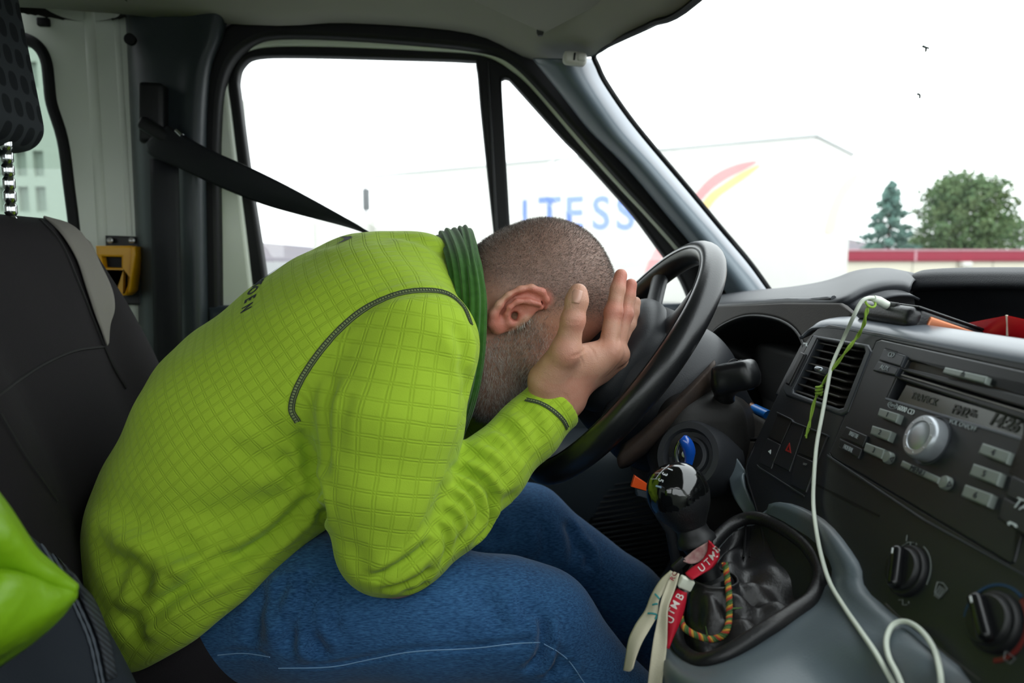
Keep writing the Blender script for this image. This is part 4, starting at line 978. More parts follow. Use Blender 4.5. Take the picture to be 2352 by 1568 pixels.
# masks: scalp hair, beard, redness
def ss(x, a, b):
    t = np.clip((x-a)/(b-a), 0, 1); return t*t*(3-2*t)
def head_masks(V):
    D = V-HO; f = D@HF; y = D@HY; u = D@HU
    inhead = ss(u, -.16, -.14)*(V[:, 0] > -.02)*(np.abs(y) < .1)*(np.abs(f) < .14)
    ww = np.sin(f*160+y*90)*.003
    # scalp: behind / above a line running from nape, over the ear, up the temple to the forehead
    line = np.interp(f, [-.10, -.05, -.02, .005, .02, .04, .06, .075, .09], [-.030, -.022, .008, .018, .024, .044, .062, .084, .125])
    hair = ss(u+ww-line, -.012, .040)*inhead*(np.abs(y) < .0785+.02*(u > .04))
    side = np.interp(f, [-.012, .0, .012, .03, .05, .075, .11], [-.12, -.060, .032, .040, .026, .002, -.030])
    beard = ss(side-u+ww, -.004, .032)*ss(f, -.004, .010)*inhead
    return hair, np.clip(beard, 0, 1), (f, y, u)
hairm, beardm, (hf, hy_, hu) = head_masks(BV)
# keep hair and beard off hands and ears
def near_set(V, pts, r):
    d, _ = seg_dist(V, np.array(pts)); return d < r
earm = np.zeros(len(BV))
for mf in (lambda p: p, mir):
    d, _ = seg_dist(BV, np.array([mf(at(1250, 690, .862)), mf(at(1195, 690, .862)), mf(at(1145, 735, .86))])); earm = np.maximum(earm, (1-ss(d, .014, .021)))
    earm = np.where(np.abs(BV[:, 1]-YC) < .0745, np.minimum(earm, .0), earm)
handm = np.zeros(len(BV))
for mf in (lambda p: p, mir):
    for L in ([(1275, 925, .845), (1300, 880, .843), (1400, 812, .84), (1426, 632, .855)], [(1300, 880, .843), (1412, 812, .856), (1449, 654, .882)], [(1300, 880, .843), (1418, 826, .876), (1459, 694, .905)],
              [(1300, 880, .843), (1412, 843, .893), (1466, 748, .918)], [(1258, 872, .83), (1300, 806, .812), (1328, 671, .81)], [(1312, 830, .826), (1385, 822, .838)]):
        d, _ = seg_dist(BV, np.array([mf(at(*q)) for q in L])); handm = np.maximum(handm, 1.0*(d < .021))
D0 = (BV-HO)@np.array(HR).T
onhead = ((D0[:, 0]/.098)**2+(D0[:, 1]/.080)**2+((D0[:, 2]-.045)/.105)**2 < 1.0) & (np.abs(D0[:, 1]) < .079)
handm = np.where(onhead & (D0[:, 0] < .05), 0, handm)
hairm *= (1-earm)*(1-handm); beardm *= (1-earm)*(1-handm)
redm = np.clip(earm*.6, 0, 1)
kn = [(1398, 806, .836), (1412, 812, .856), (1418, 826, .876), (1300, 808, .806), (1318, 735, .806), (1410, 716, .845), (1434, 722, .872), (1426, 640, .855), (1449, 660, .88)]
for q in kn:
    d = np.linalg.norm(BV-at(*q), axis=1); redm = np.maximum(redm, .6*(1-ss(d, .006, .02)))
redm = np.maximum(redm, .18*ss(D0[:, 0], .03, .07)*(1-handm)*ss(D0[:, 2], -.03, .0))

SK = bpy.data.materials.new('skin'); SK.use_nodes = True; t = SK.node_tree; b = t.nodes['Principled BSDF']
def nd(t, ty, **k):
    n = t.nodes.new(ty)
    for a_, v in k.items(): setattr(n, a_, v)
    return n
def attr(t, nm): n = nd(t, 'ShaderNodeAttribute'); n.attribute_name = nm; return n
tcn = nd(t, 'ShaderNodeTexCoord')
n1 = nd(t, 'ShaderNodeTexNoise'); n1.inputs['Scale'].default_value = 55; n1.inputs['Detail'].default_value = 6; t.links.new(tcn.outputs['Object'], n1.inputs[0])
m0 = nd(t, 'ShaderNodeMixRGB'); m0.inputs[1].default_value = (*lin('#d0a48c'), 1); m0.inputs[2].default_value = (*lin('#bb826a'), 1); t.links.new(n1.outputs[0], m0.inputs[0])
m1 = nd(t, 'ShaderNodeMixRGB'); m1.inputs[2].default_value = (*lin('#c2665a'), 1); t.links.new(m0.outputs[0], m1.inputs[1]); t.links.new(attr(t, 'red').outputs['Fac'], m1.inputs[0])
m2 = nd(t, 'ShaderNodeMixRGB'); m2.inputs[2].default_value = (*lin('#7d6b63'), 1); t.links.new(m1.outputs[0], m2.inputs[1])
mm = nd(t, 'ShaderNodeMath', operation='MULTIPLY'); mm.inputs[1].default_value = .7; t.links.new(attr(t, 'hair').outputs['Fac'], mm.inputs[0]); t.links.new(mm.outputs[0], m2.inputs[0])
t.links.new(m2.outputs[0], b.inputs['Base Color']); b.inputs['Roughness'].default_value = .48; b.inputs['Specular IOR Level'].default_value = .42
b.inputs['Subsurface Weight'].default_value = .12; b.inputs['Subsurface Radius'].default_value = (.008, .003, .0015); b.inputs['Subsurface Scale'].default_value = .6
vo = nd(t, 'ShaderNodeTexVoronoi'); vo.inputs['Scale'].default_value = 650; t.links.new(tcn.outputs['Object'], vo.inputs['Vector'])
n2 = nd(t, 'ShaderNodeTexNoise'); n2.inputs['Scale'].default_value = 260; n2.inputs['Detail'].default_value = 4; t.links.new(tcn.outputs['Object'], n2.inputs[0])
ad = nd(t, 'ShaderNodeMath', operation='ADD'); t.links.new(vo.outputs['Distance'], ad.inputs[0]); t.links.new(n2.outputs[0], ad.inputs[1])
bp = nd(t, 'ShaderNodeBump'); bp.inputs['Strength'].default_value = .35; bp.inputs['Distance'].default_value = .0006; t.links.new(ad.outputs[0], bp.inputs['Height']); t.links.new(bp.outputs[0], b.inputs['Normal'])
bme = mesh_q('person', BV, BQ)
fattr(bme, 'hair', np.maximum(hairm, beardm*.42)); fattr(bme, 'red', redm)
man = link('person', bme, SK)
tag(man, 'person in a lime fleece and blue jeans slumped over the wheel, face in both hands', 'person')

# short hair and beard as strands
def strands(name, wts, n, Lr, rad, mt, lie, toned):
    tri = np.concatenate([BQ[:, [0, 1, 2]], BQ[:, [0, 2, 3]]]); A, Bb, C_ = BV[tri[:, 0]], BV[tri[:, 1]], BV[tri[:, 2]]
    ar = .5*np.linalg.norm(np.cross(Bb-A, C_-A), axis=1)*wts[tri].mean(1)*(BV[tri[:, 0], 1] < 1.0)
    pick = rng.choice(len(tri), n, p=ar/ar.sum()); r1, r2 = rng.random(n), rng.random(n); s1 = np.sqrt(r1)
    P = A[pick]*(1-s1)[:, None]+Bb[pick]*(s1*(1-r2))[:, None]+C_[pick]*(s1*r2)[:, None]
    N = BN[tri[pick, 0]]; d = N+lie*(.55+.5*rng.random((n, 1)))+rng.normal(0, .28, (n, 3)); d /= np.linalg.norm(d, axis=1, keepdims=True)
    L = (Lr[0]+(Lr[1]-Lr[0])*rng.random(n))*(.5+.5*wts[tri[pick, 0]])
    a_ = np.cross(d, rng.normal(0, 1, (n, 3))); a_ /= np.linalg.norm(a_, axis=1, keepdims=True); c_ = np.cross(d, a_)
    bend = rng.normal(0, .22, (n, 3))
    V = np.zeros((n, 7, 3))
    for k in range(3):
        o = a_*math.cos(k*2.0944)+c_*math.sin(k*2.0944)
        V[:, k] = P-N*.0004+o*rad; V[:, 3+k] = P+(d+bend*.3)*(L*.55)[:, None]+o*rad*.8
    V[:, 6] = P+(d+bend)*L[:, None]
    base = (np.arange(n)*7)[:, None]; q = []
    for k in range(3):
        k2 = (k+1) % 3; q += [[k, k2, 3+k2], [k, 3+k2, 3+k], [3+k, 3+k2, 6]]
    Fc = (base[:, None, :]+np.array(q)[None]).reshape(-1, 3)
    me = bpy.data.meshes.new(name); me.vertices.add(n*7); me.vertices.foreach_set('co', V.astype(np.float32).ravel())
    me.loops.add(Fc.size); me.loops.foreach_set('vertex_index', Fc.astype(np.int32).ravel()); me.polygons.add(len(Fc))
    me.polygons.foreach_set('loop_start', np.arange(0, Fc.size, 3, dtype=np.int32)); me.update(calc_edges=True); smooth(me)
    fattr(me, 'tone', np.repeat(np.clip(toned(P)+rng.normal(0, .30 if name == 'hair' else .45, n), 0, 1), 7))
    return link(name, me, mt, man)
HM = bpy.data.materials.new('grey_brown_hair'); HM.use_nodes = True; t = HM.node_tree; b = t.nodes['Principled BSDF']
rp = nd(t, 'ShaderNodeValToRGB'); rp.color_ramp.elements[0].color = (*lin('#2a211d'), 1); rp.color_ramp.elements[1].color = (*lin('#d6cdc4'), 1)
e_ = rp.color_ramp.elements.new(.5); e_.color = (*lin('#6d5c52'), 1)
t.links.new(attr(t, 'tone').outputs['Fac'], rp.inputs[0]); t.links.new(rp.outputs[0], b.inputs['Base Color']); b.inputs['Roughness'].default_value = .4
strands('hair', hairm**1.2, 36000, (.0024, .0044), .00012, HM, HF[None]*.35-HU[None]*.1, lambda P: .42+0*P[:, 0])
bw = beardm**1.1
def btone(P):
    D = (P-HO)@np.array(HR).T
    return .56+.40*np.exp(-((D[:, 2]+.065)/.035)**2)-.25*ss(-D[:, 2], .085, .12)
BM = HM.copy(); BM.name = 'grey_beard'; rp = [n for n in BM.node_tree.nodes if n.type == 'VALTORGB'][0]
for e_, c in zip(rp.color_ramp.elements, ('#4a3f39', '#a3978d', '#efe9e2')): e_.color = (*lin(c), 1)
strands('beard', bw, 15000, (.0045, .0085), .00014, BM, HF[None]*.5-HU[None]*.75, btone)
# nails of the near hand
NM = mat('nail', '#c99a86', .28, spec=.5)
def nail(c, w_, h_, ux, nm='finger_nail'):
    p, n = hit(bt, *c)
    if p is None: return
    if np.dot(n, CAM-p) < 0: n = -n
    up = nrm(ux-n*np.dot(ux, n)); sd = np.cross(up, n); G = []
    for i in range(7):
        r = []
        for j in range(7):
            a_, c_ = (i/3-1), (j/3-1)
            r.append(p+up*h_*a_+sd*w_*c_*(1-.25*max(0, -a_)**2)*(1-.12*abs(a_)**4)+n*(.0012-.0028*c_*c_-.0010*a_*a_))
        G.append(r)
    o = link(nm, grid_me(nm, G, 2), NM, man); s_ = o.modifiers.new('s', 'SOLIDIFY'); s_.thickness = .0006
nail((1324, 680), .0062, .0078, at(1328, 660, .81)-at(1318, 720, .806))

# ------------------------------------------------------------------ lime fleece
S = Sculpt(np.arange(-.56, .24, .0034), np.arange(.66, 1.24, .0034), np.arange(.45, 1.03, .0034))
def axes(i):
    a_ = np.array(spine[max(0, i-1)]); c_ = np.array(spine[min(len(spine)-1, i+1)]); s_ = nrm(np.array([c_[0]-a_[0], 0, c_[1]-a_[1]]))
    return [s_, HY, np.cross(s_, HY)]
dep = [.135, .128, .122, .120, .118, .112, .095]
for i, ((x, z), l) in enumerate(zip(spine, slat)):
    S.ell((x, YC, z), ([.115]*5+[.09, .05])[i:i+1]+[l, dep[i]], axes(i), .05 if i else 0, p=2.0)
S.ell((-.300, YC, .585), (.15, .214, .12), [nrm(np.array([.81, 0, .58])), HY, nrm(np.array([-.58, 0, .81]))], .05)
S.ell((-.19, YC, .69), (.13, .165, .10), [nrm(np.array([.81, 0, .58])), HY, nrm(np.array([-.58, 0, .81]))], .05)
pA, pB = at(345, 1535, .77), at(745, 1256, .76)
hd = nrm(np.array([pB[0]-pA[0], 0, pB[2]-pA[2]])); hn = np.array([hd[2], 0, -hd[0]])
S.halfspace(pA, hn, pA+np.array([-.2, -.15, -.15]), np.array([.05, 1.25, pB[2]+.10]), k=.02)
#NECK
S.cone((-.085, .885, .868), (-.078, .925, .882), .070, .050, .04); S.cone((-.085, 1.015, .868), (-.078, .975, .882), .070, .050, .04)
S.ell((-.040, YC, .895), (.040, .078, .074), None, .04)
mids = [(at(958, 796, .80), .062), (at(905, 950, .782), .073), (at(886, 1120, .768), .064), (at(890, 1238, .762), .0515)]
fore = [(at(925, 1240, .765), .050), (at(1020, 1178, .783), .046), (at(1125, 1075, .805), .0405), (at(1215, 985, .832), .0355), (at(1277, 925, .846), .0345)]
for mf in (lambda p: np.asarray(p), mir):
    S.cone(mf((-.085, .855, .858)), mf(mids[0][0]), .080, .062, .05)
    for (p, r1), (q, r2) in zip(mids[:-1], mids[1:]): S.cone(mf(p), mf(q), r1, r2, .022)
    S.cone(mf(mids[-1][0]), mf(fore[0][0]), .0535, .052, .02)
    for (p, r1), (q, r2) in zip(fore[:-1], fore[1:]): S.cone(mf(p), mf(q), r1, r2, .012)
    d_ = nrm(mf(fore[-1][0])-mf(fore[-2][0])); c_ = mf(fore[-1][0])+d_*.004
    S.halfspace(c_, d_, c_-.06, c_+.06, k=.004)
SV, SQ = S.net(3); SN = vnormals(SV, SQ); st = bvh(SV, SQ)
seam = [(672, 960), (668, 925), (690, 875), (745, 795), (820, 722), (895, 682), (960, 668), (1022, 673), (1062, 702), (1082, 745)]
# texture directions for the waffle grid: along/around sleeve, along/across back
rel = SV-CAM; dz_ = rel@FW; PX = 1176+F*(rel@RT)/dz_; PY = 784-F*(rel@UP)/dz_
poly = seam+[(1095, 800), (1085, 900), (1045, 990), (1220, 870), (1340, 980), (1100, 1310), (900, 1410), (775, 1310), (745, 1200), (735, 1060), (690, 985)]
def inpoly(x, y, L):
    c = np.zeros(len(x), bool); n = len(L)
    for i in range(n):
        x1, y1 = L[i]; x2, y2 = L[(i+1) % n]
        if y1 == y2: continue
        c ^= ((y1 > y) != (y2 > y)) & (x < (x2-x1)*(y-y1)/(y2-y1)+x1)
    return c
sleeve = inpoly(PX, PY, poly) & (SV[:, 1] < .87)
sleeve |= (np.abs(SV[:, 1]-YC) < .18) & (SV[:, 0] > .0) & (SV[:, 2] < .84)
U = np.zeros((len(SV), 3))
sp3 = np.array([[x, YC, z] for x, z in spine]); arc = np.concatenate([[0], np.cumsum(np.linalg.norm(np.diff(sp3, axis=0), axis=1))])
d_, T_ = seg_dist(SV*[1, 0, 1]+[0, YC, 0], sp3); s_ = np.interp(T_*(len(sp3)-1), np.arange(len(sp3)), arc)
lat = np.arctan2(SV[:, 1]-YC, np.maximum(.02, d_))*.19
U[:, 0] = SV[:, 0]*.81+SV[:, 2]*.58; U[:, 1] = -SV[:, 0]*.58+SV[:, 2]*.81+(SV[:, 1]-YC)*.8
U *= 1.3
up_ = [np.array([m_[0] for m_ in mids]), np.array([m_[0] for m_ in fore])]
da, Ta = seg_dist(SV, up_[0]); db, Tb = seg_dist(SV, up_[1])
for L, Tt, sel in ((up_[0], Ta, sleeve & (da <= db)), (up_[1], Tb, sleeve & (da > db))):
    ax_ = nrm(L[-1]-L[0]); e1 = nrm(np.cross(ax_, [0, 1, 0])); e2 = np.cross(ax_, e1); r_ = SV-L[0]
    U[sel, 0] = (r_@ax_)[sel]; U[sel, 1] = np.arctan2((r_@e2), (r_@e1))[sel]*.064
folds = [([(672, 960), (668, 925), (690, 875), (745, 795), (820, 722), (895, 682), (960, 668), (1022, 673), (1062, 702), (1082, 745)], .007, .0022),
 ([(690, 985), (715, 1060), (738, 1140), (744, 1215)], .008, .010),
 ([(212, 1130), (280, 1185), (390, 1222), (510, 1200), (620, 1160), (712, 1100)], .015, .009), ([(520, 1010), (600, 1050), (690, 1060)], .014, .004), ([(560, 950), (640, 1005), (700, 1010)], .012, .003),
 ([(240, 1110), (340, 1160), (470, 1165), (600, 1120)], .014, .004),
 ([(330, 1440), (372, 1385), (450, 1335), (560, 1272), (660, 1200), (732, 1125)], .009, .015),
 ([(255, 1300), (300, 1290), (330, 1330), (318, 1400), (290, 1450)], .011, .010), ([(345, 1300), (365, 1270), (420, 1262), (470, 1285), (540, 1262)], .013, .008),
 ([(215, 1220), (262, 1290), (300, 1370)], .012, .006), ([(260, 1390), (300, 1440), (330, 1490)], .010, .006),
 ([(420, 1340), (470, 1300), (540, 1262)], .009, .006), ([(395, 1255), (450, 1262), (540, 1240)], .011, .006),
 ([(640, 1040), (680, 1075), (724, 1085)], .010, .005), ([(655, 1090), (700, 1110), (735, 1105)], .008, .004),
 ([(1030, 1072), (1075, 1086), (1112, 1108), (1133, 1143), (1128, 1190), (1110, 1222), (1085, 1250)], .0055, .0085),
 ([(1035, 1102), (1072, 1120), (1098, 1152), (1100, 1190), (1080, 1235)], .0048, .0060),
 ([(1028, 1135), (1060, 1152), (1080, 1185), (1072, 1228), (1050, 1262)], .0048, .0060),
 ([(1015, 1172), (1045, 1190), (1056, 1222), (1040, 1270)], .0048, .0055), ([(1005, 1205), (1025, 1225), (1026, 1262), (1010, 1300)], .0045, .0050),
 ([(1070, 1045), (1115, 1055), (1150, 1085), (1165, 1120)], .007, .0050), ([(1105, 1010), (1145, 1025), (1172, 1060), (1182, 1100)], .007, .0050),
 ([(1140, 975), (1172, 995), (1192, 1030), (1200, 1060)], .008, .0045), ([(1185, 935), (1215, 950), (1232, 985), (1228, 1020)], .008, .0045),
 ([(1120, 1140), (1160, 1150), (1190, 1130)], .008, .003),
 ([(850, 1335), (890, 1318), (950, 1280), (995, 1235)], .006, .008), ([(872, 1350), (930, 1345), (975, 1322), (990, 1300)], .006, .006), ([(915, 1362), (960, 1350), (985, 1330)], .005, .004),
 ([(770, 860), (752, 930), (748, 1010), (752, 1100)], .009, .006), ([(800, 900), (780, 960), (772, 1040)], .010, .003), ([(1052, 830), (1072, 870), (1066, 920)], .008, .004), ([(1040, 740), (1062, 790), (1072, 840)], .010, .005),
 ([(985, 1230), (1010, 1160), (1020, 1100)], .012, .004), ([(800, 1240), (830, 1300), (850, 1335)], .012, .003),
 ([(870, 560), (900, 545), (985, 560), (1035, 600)], .012, .003), ([(700, 600), (730, 570), (790, 555)], .02, .002)]
SW = SV.copy()
for pts, wd, dp in folds:
    P, _ = project(st, pts, 5); SW = crease(SW, SN, P, wd, dp)
hemP, _ = project(st, [(348, 1500), (460, 1412), (560, 1335), (640, 1282), (722, 1240)], 5)
SW = crease(SW, SN, hemP-hn*.026, .004, .003, taper=False)
# soft unevenness of cloth
ph = SV@np.array([[37., 11, 5], [9, 41, 17], [13, 19, 43]])
SW += SN*(np.sin(ph[:, 0])*np.sin(ph[:, 1]+1)*np.sin(ph[:, 2]+2)*.0022)[:, None]
SV = relax(SW, SQ, 1); SN = vnormals(SV, SQ); st = bvh(SV, SQ)

FL = bpy.data.materials.new('lime_fleece'); FL.use_nodes = True; t = FL.node_tree; b = t.nodes['Principled BSDF']
ca = attr(t, 'cloth'); sx_ = nd(t, 'ShaderNodeSeparateXYZ'); t.links.new(ca.outputs['Vector'], sx_.inputs[0])
wob = nd(t, 'ShaderNodeTexNoise'); wob.inputs['Scale'].default_value = 30; tcn = nd(t, 'ShaderNodeTexCoord'); t.links.new(tcn.outputs['Object'], wob.inputs[0])
def M_(op, a_, b_=None, t=t):
    n = nd(t, 'ShaderNodeMath', operation=op)
    for i, v in enumerate((a_, b_)):
        if v is None: continue
        if isinstance(v, (int, float)): n.inputs[i].default_value = v
        else: t.links.new(v, n.inputs[i])
    return n.outputs[0]
def groove(o):
    fr = M_('FRACT', M_('ADD', M_('DIVIDE', o, .0178), M_('MULTIPLY', wob.outputs[0], .16)))
    m_ = M_('MINIMUM', M_('ABSOLUTE', M_('SUBTRACT', fr, .42)), M_('ABSOLUTE', M_('SUBTRACT', fr, .58)))
    r = nd(t, 'ShaderNodeMapRange', interpolation_type='SMOOTHSTEP'); r.inputs[1].default_value = 0; r.inputs[2].default_value = .085; r.inputs[3].default_value = 1; r.inputs[4].default_value = 0
    t.links.new(m_, r.inputs[0]); return r.outputs[0]
gr_ = M_('MAXIMUM', groove(sx_.outputs[0]), groove(sx_.outputs[1]))
fz = nd(t, 'ShaderNodeTexNoise'); fz.inputs['Scale'].default_value = 900; fz.inputs['Detail'].default_value = 4; t.links.new(tcn.outputs['Object'], fz.inputs[0])
hh = M_('ADD', M_('MULTIPLY', gr_, -1.0), M_('MULTIPLY', fz.outputs[0], .55))
bp = nd(t, 'ShaderNodeBump'); bp.inputs['Strength'].default_value = .42; bp.inputs['Distance'].default_value = .0012; t.links.new(hh, bp.inputs['Height']); t.links.new(bp.outputs[0], b.inputs['Normal'])
mxc = nd(t, 'ShaderNodeMixRGB'); mxc.inputs[1].default_value = (*lin('#a6c636'), 1); mxc.inputs[2].default_value = (*lin('#8dac24'), 1)
t.links.new(M_('MULTIPLY', gr_, .4), mxc.inputs[0]); t.links.new(mxc.outputs[0], b.inputs['Base Color'])
b.inputs['Roughness'].default_value = .9; b.inputs['Specular IOR Level'].default_value = .15; b.inputs['Sheen Weight'].default_value = .28; b.inputs['Sheen Roughness'].default_value = .45; b.inputs['Sheen Tint'].default_value = (.85, 1, .55, 1)
fme = mesh_q('fleece_top', SV, SQ); vattr(fme, 'cloth', U)
fleece = link('fleece_top', fme, FL, man)

# overlock seams
def seam_strip(name, pts, wd, m, parent, tree, lift=.0009, n=8):
    P, N = project(tree, pts, n); T = np.gradient(P, axis=0); T /= np.linalg.norm(T, axis=1, keepdims=True)
    Sd = np.cross(T, N); Sd /= np.linalg.norm(Sd, axis=1, keepdims=True)
    V = []; Fc = []
    for i in range(len(P)):
        V += [P[i]-Sd[i]*wd+N[i]*lift*.3, P[i]+N[i]*lift, P[i]+Sd[i]*wd+N[i]*lift*.3]
        if i: k = 3*i; Fc += [(k-3, k-2, k+1, k), (k-2, k-1, k+2, k+1)]
    return link(name, mesh(name, V, Fc, 0), m, parent), P, N, T, Sd
SG = mat('grey_green_thread', '#8d9a66', .8); SDk = mat('dark_thread', '#3f4a34', .8)
def overlock(pts, wd, step):
    s_, P, N, T, Sd = seam_strip('seam', pts, wd, SG, fleece, st)
    L = np.concatenate([[0], np.cumsum(np.linalg.norm(np.diff(P, axis=0), axis=1))]); ms = []; bm = bmesh.new()
    for q in np.arange(step, L[-1], step):
        i = min(len(P)-2, int(np.searchsorted(L, q))-1); w_ = (q-L[i])/(L[i+1]-L[i]+1e-9); c = P[i]*(1-w_)+P[i+1]*w_
        b_ = rbox_bm((wd*1.25, .0011, .0007), .0003, 1); b_.transform(frame(Sd[i], T[i], N[i], c+N[i]*.0011-Sd[i]*wd*.32)); tm = bpy.data.meshes.new('t'); b_.to_mesh(tm); b_.free(); bm.from_mesh(tm); bpy.data.meshes.remove(tm)
    for k in (-.98, .32, .95):
        tm = sweep_me('t', P+Sd*wd*k+N*.001, .00055, nseg=5); bm.from_mesh(tm); bpy.data.meshes.remove(tm)
    link('stitching', bm_out('stitching', bm), SDk, fleece)
overlock([(684, 968), (670, 935)]+seam[2:], .0030, .0031)
overlock([(1208, 918), (1240, 926), (1270, 943), (1293, 965), (1303, 983)], .0022, .0030)
# writing and marks on the back
INK = mat('navy_print', '#14182e', .7)
def px_print(name, me2d, tf, m, lift=.0007):
    vs = []; ok = True
    for v in me2d.vertices:
        x, y = tf(v.co.x, v.co.y); p, n = hit(st, x, y)
        for k in range(1, 40):
            if p is None: p, n = hit(st, x+.3*k, y+k)
        if p is None: ok = False; p, n = at(x, y, .9), np.array([0, -1., 0])
        if np.dot(n, CAM-p) < 0: n = -n
        vs.append(p+n*lift)
    for v, p in zip(me2d.vertices, vs): v.co = p
    return link(name, me2d, m, fleece)
for ch, c, hgt in (('N', (566, 708), 30), ('E', (574, 687), 30), ('O', (580, 668), 28), ('T', (590, 654), 27), ('N', (597, 644), 24)):
    me = text_me('letter', ch, 1.0, (0, 0, 0), EX, np.array([0, 1.0, 0]), depth=0, bold=.03)
    bmx = bmesh.new(); bmx.from_mesh(me); bmesh.ops.subdivide_edges(bmx, edges=bmx.edges[:], cuts=1); bmx.to_mesh(me); bmx.free()
    px_print('printed_letter', me, lambda a_, b_, c=c, h=hgt: (c[0]-.30*a_*19+.86*b_*h*1.35, c[1]+.95*a_*19-.50*b_*h*1.35), INK)
z7 = lambda L: [(520+x/7.13, 520+y/7.13) for x, y in L]
def poly_print(name, L, m, cut=2):
    me = plate_me(name, [L], (0, 0, 0), EX, np.array([0, 1.0, 0]), 1e-4); bmx = bmesh.new(); bmx.from_mesh(me)
    bmesh.ops.remove_doubles(bmx, verts=bmx.verts, dist=.01); bmx.to_mesh(me); bmx.free()
    px_print(name, me, lambda a_, b_: (a_, b_), m)
poly_print('printed_mark', z7([(1800, 292), (1900, 258), (1990, 222), (2068, 182), (2040, 168), (1990, 172), (1900, 172), (1850, 178), (1900, 186), (1935, 205), (1925, 228), (1880, 252)]), INK)
poly_print('printed_line', z7([(535, 880), (560, 895), (930, 545), (915, 540)]), mat('pale_print', '#a9b7a0', .5))
for L in ([(965, 558), (985, 570), (1005, 548), (985, 545)], [(1145, 486), (1170, 480), (1165, 470)], [(1305, 412), (1335, 412), (1330, 402)], [(175, 925), (250, 900), (345, 845), (330, 838), (240, 880)]):
    poly_print('printed_mark', z7(L), INK)

# ------------------------------------------------------------------ jeans
J = Sculpt(spaced((-.48, .30, .004), (.30, .66, .012)), spaced((.68, .93, .004), (.93, 1.24, .006)), spaced((.08, .42, .014), (.42, .70, .004)))
nl = [((-.26, .870, .520), .084), ((-.165, .835, .545), .083), ((-.03, .808, .544), .0735), ((.045, .80, .540), .067), ((.084, .80, .531), .063)]
ns = [((.087, .80, .527), .063), ((.170, .80, .41), .066), ((.38, .80, .10), .058)]
ll = [((-.30, 1.038, .530), .088), ((-.12, 1.075, .545), .085), ((.02, 1.095, .54), .068), ((.098, 1.10, .538), .062)]
ls = [((.10, 1.10, .535), .062), ((.25, 1.10, .41), .063), ((.54, 1.10, .14), .055)]
for L in (nl, ns, ll, ls):
    for (p, r1), (q, r2) in zip(L[:-1], L[1:]): J.cone(p, q, r1, r2, .02)
J.ell((-.29, YC, .54), (.11, .145, .09), None, .05)
JV, JQ = J.net(3); JN = vnormals(JV, JQ); jt = bvh(JV, JQ); JW = JV.copy()
for pts, wd, dp in [([(712, 1310), (690, 1380), (668, 1450), (655, 1500)], .010, .009), ([(752, 1335), (722, 1395), (716, 1460), (745, 1515)], .009, .008), ([(668, 1320), (645, 1380), (635, 1450)], .010, .007),
                    ([(785, 1345), (760, 1400), (765, 1470)], .009, .005), ([(620, 1345), (590, 1420), (575, 1490)], .012, .005),
                    ([(1247, 1405), (1250, 1460), (1240, 1510), (1205, 1545)], .006, .009), ([(1290, 1500), (1278, 1535), (1255, 1560)], .006, .007), ([(1308, 1515), (1300, 1550)], .006, .006),
                    ([(1090, 1355), (1130, 1400), (1160, 1450)], .012, .003), ([(1180, 1370), (1215, 1400), (1245, 1410)], .010, .003), 
                    ([(500, 1500), (560, 1496), (620, 1505)], .004, .003), ([(640, 1530), (760, 1527), (850, 1510), (950, 1492), (1080, 1485), (1180, 1474), (1245, 1472), (1305, 1508), (1345, 1568)], .004, .0028),
                    ([(1300, 1195), (1318, 1240), (1322, 1300)], .010, .006), ([(1330, 1250), (1350, 1275), (1350, 1310)], .008, .006), ([(1250, 1195), (1252, 1260), (1245, 1290)], .010, .004), ([(1125, 1215), (1150, 1250)], .012, .004)]:
    P, _ = project(jt, pts, 5); JW = crease(JW, JN, P, wd, dp*(1.0 if wd < .005 else 1.25))
ph = JV@np.array([[31., 9, 7], [5, 37, 13], [11, 17, 39]]); JW += JN*(np.sin(ph[:, 0])*np.sin(ph[:, 1])*np.sin(ph[:, 2]+1)*.0010)[:, None]
JV = relax(JW, JQ, 1); JN = vnormals(JV, JQ); jt = bvh(JV, JQ)
DN = bpy.data.materials.new('denim'); DN.use_nodes = True; t = DN.node_tree; b = t.nodes['Principled BSDF']
tcn = nd(t, 'ShaderNodeTexCoord'); mp = nd(t, 'ShaderNodeMapping'); mp.inputs['Rotation'].default_value = (0, math.radians(38), 0); mp.inputs['Scale'].default_value = (160, 520, 800)
t.links.new(tcn.outputs['Object'], mp.inputs[0]); tw = nd(t, 'ShaderNodeTexNoise'); tw.inputs['Scale'].default_value = 1; tw.inputs['Detail'].default_value = 3; t.links.new(mp.outputs[0], tw.inputs[0])
bg_ = nd(t, 'ShaderNodeTexNoise'); bg_.inputs['Scale'].default_value = 9; bg_.inputs['Detail'].default_value = 4; t.links.new(tcn.outputs['Object'], bg_.inputs[0])
c1_ = nd(t, 'ShaderNodeMixRGB'); c1_.inputs[1].default_value = (*lin('#123861'), 1); c1_.inputs[2].default_value = (*lin('#4a7fb2'), 1)
fac = M_('ADD', M_('MULTIPLY', M_('SUBTRACT', tw.outputs[0], .22, t=t), 1.4, t=t), M_('MULTIPLY', M_('SUBTRACT', bg_.outputs[0], .55, t=t), .7, t=t), t=t)
t.links.new(fac, c1_.inputs[0]); t.links.new(c1_.outputs[0], b.inputs['Base Color']); b.inputs['Roughness'].default_value = .85; b.inputs['Specular IOR Level'].default_value = .2; b.inputs['Sheen Weight'].default_value = .2
bp = nd(t, 'ShaderNodeBump'); bp.inputs['Strength'].default_value = .35; bp.inputs['Distance'].default_value = .0008; t.links.new(tw.outputs[0], bp.inputs['Height']); t.links.new(bp.outputs[0], b.inputs['Normal'])
jeans = link('jeans', mesh_q('jeans', JV, JQ), DN, man)
TH = mat('pale_blue_thread', '#7fa6cc', .8)
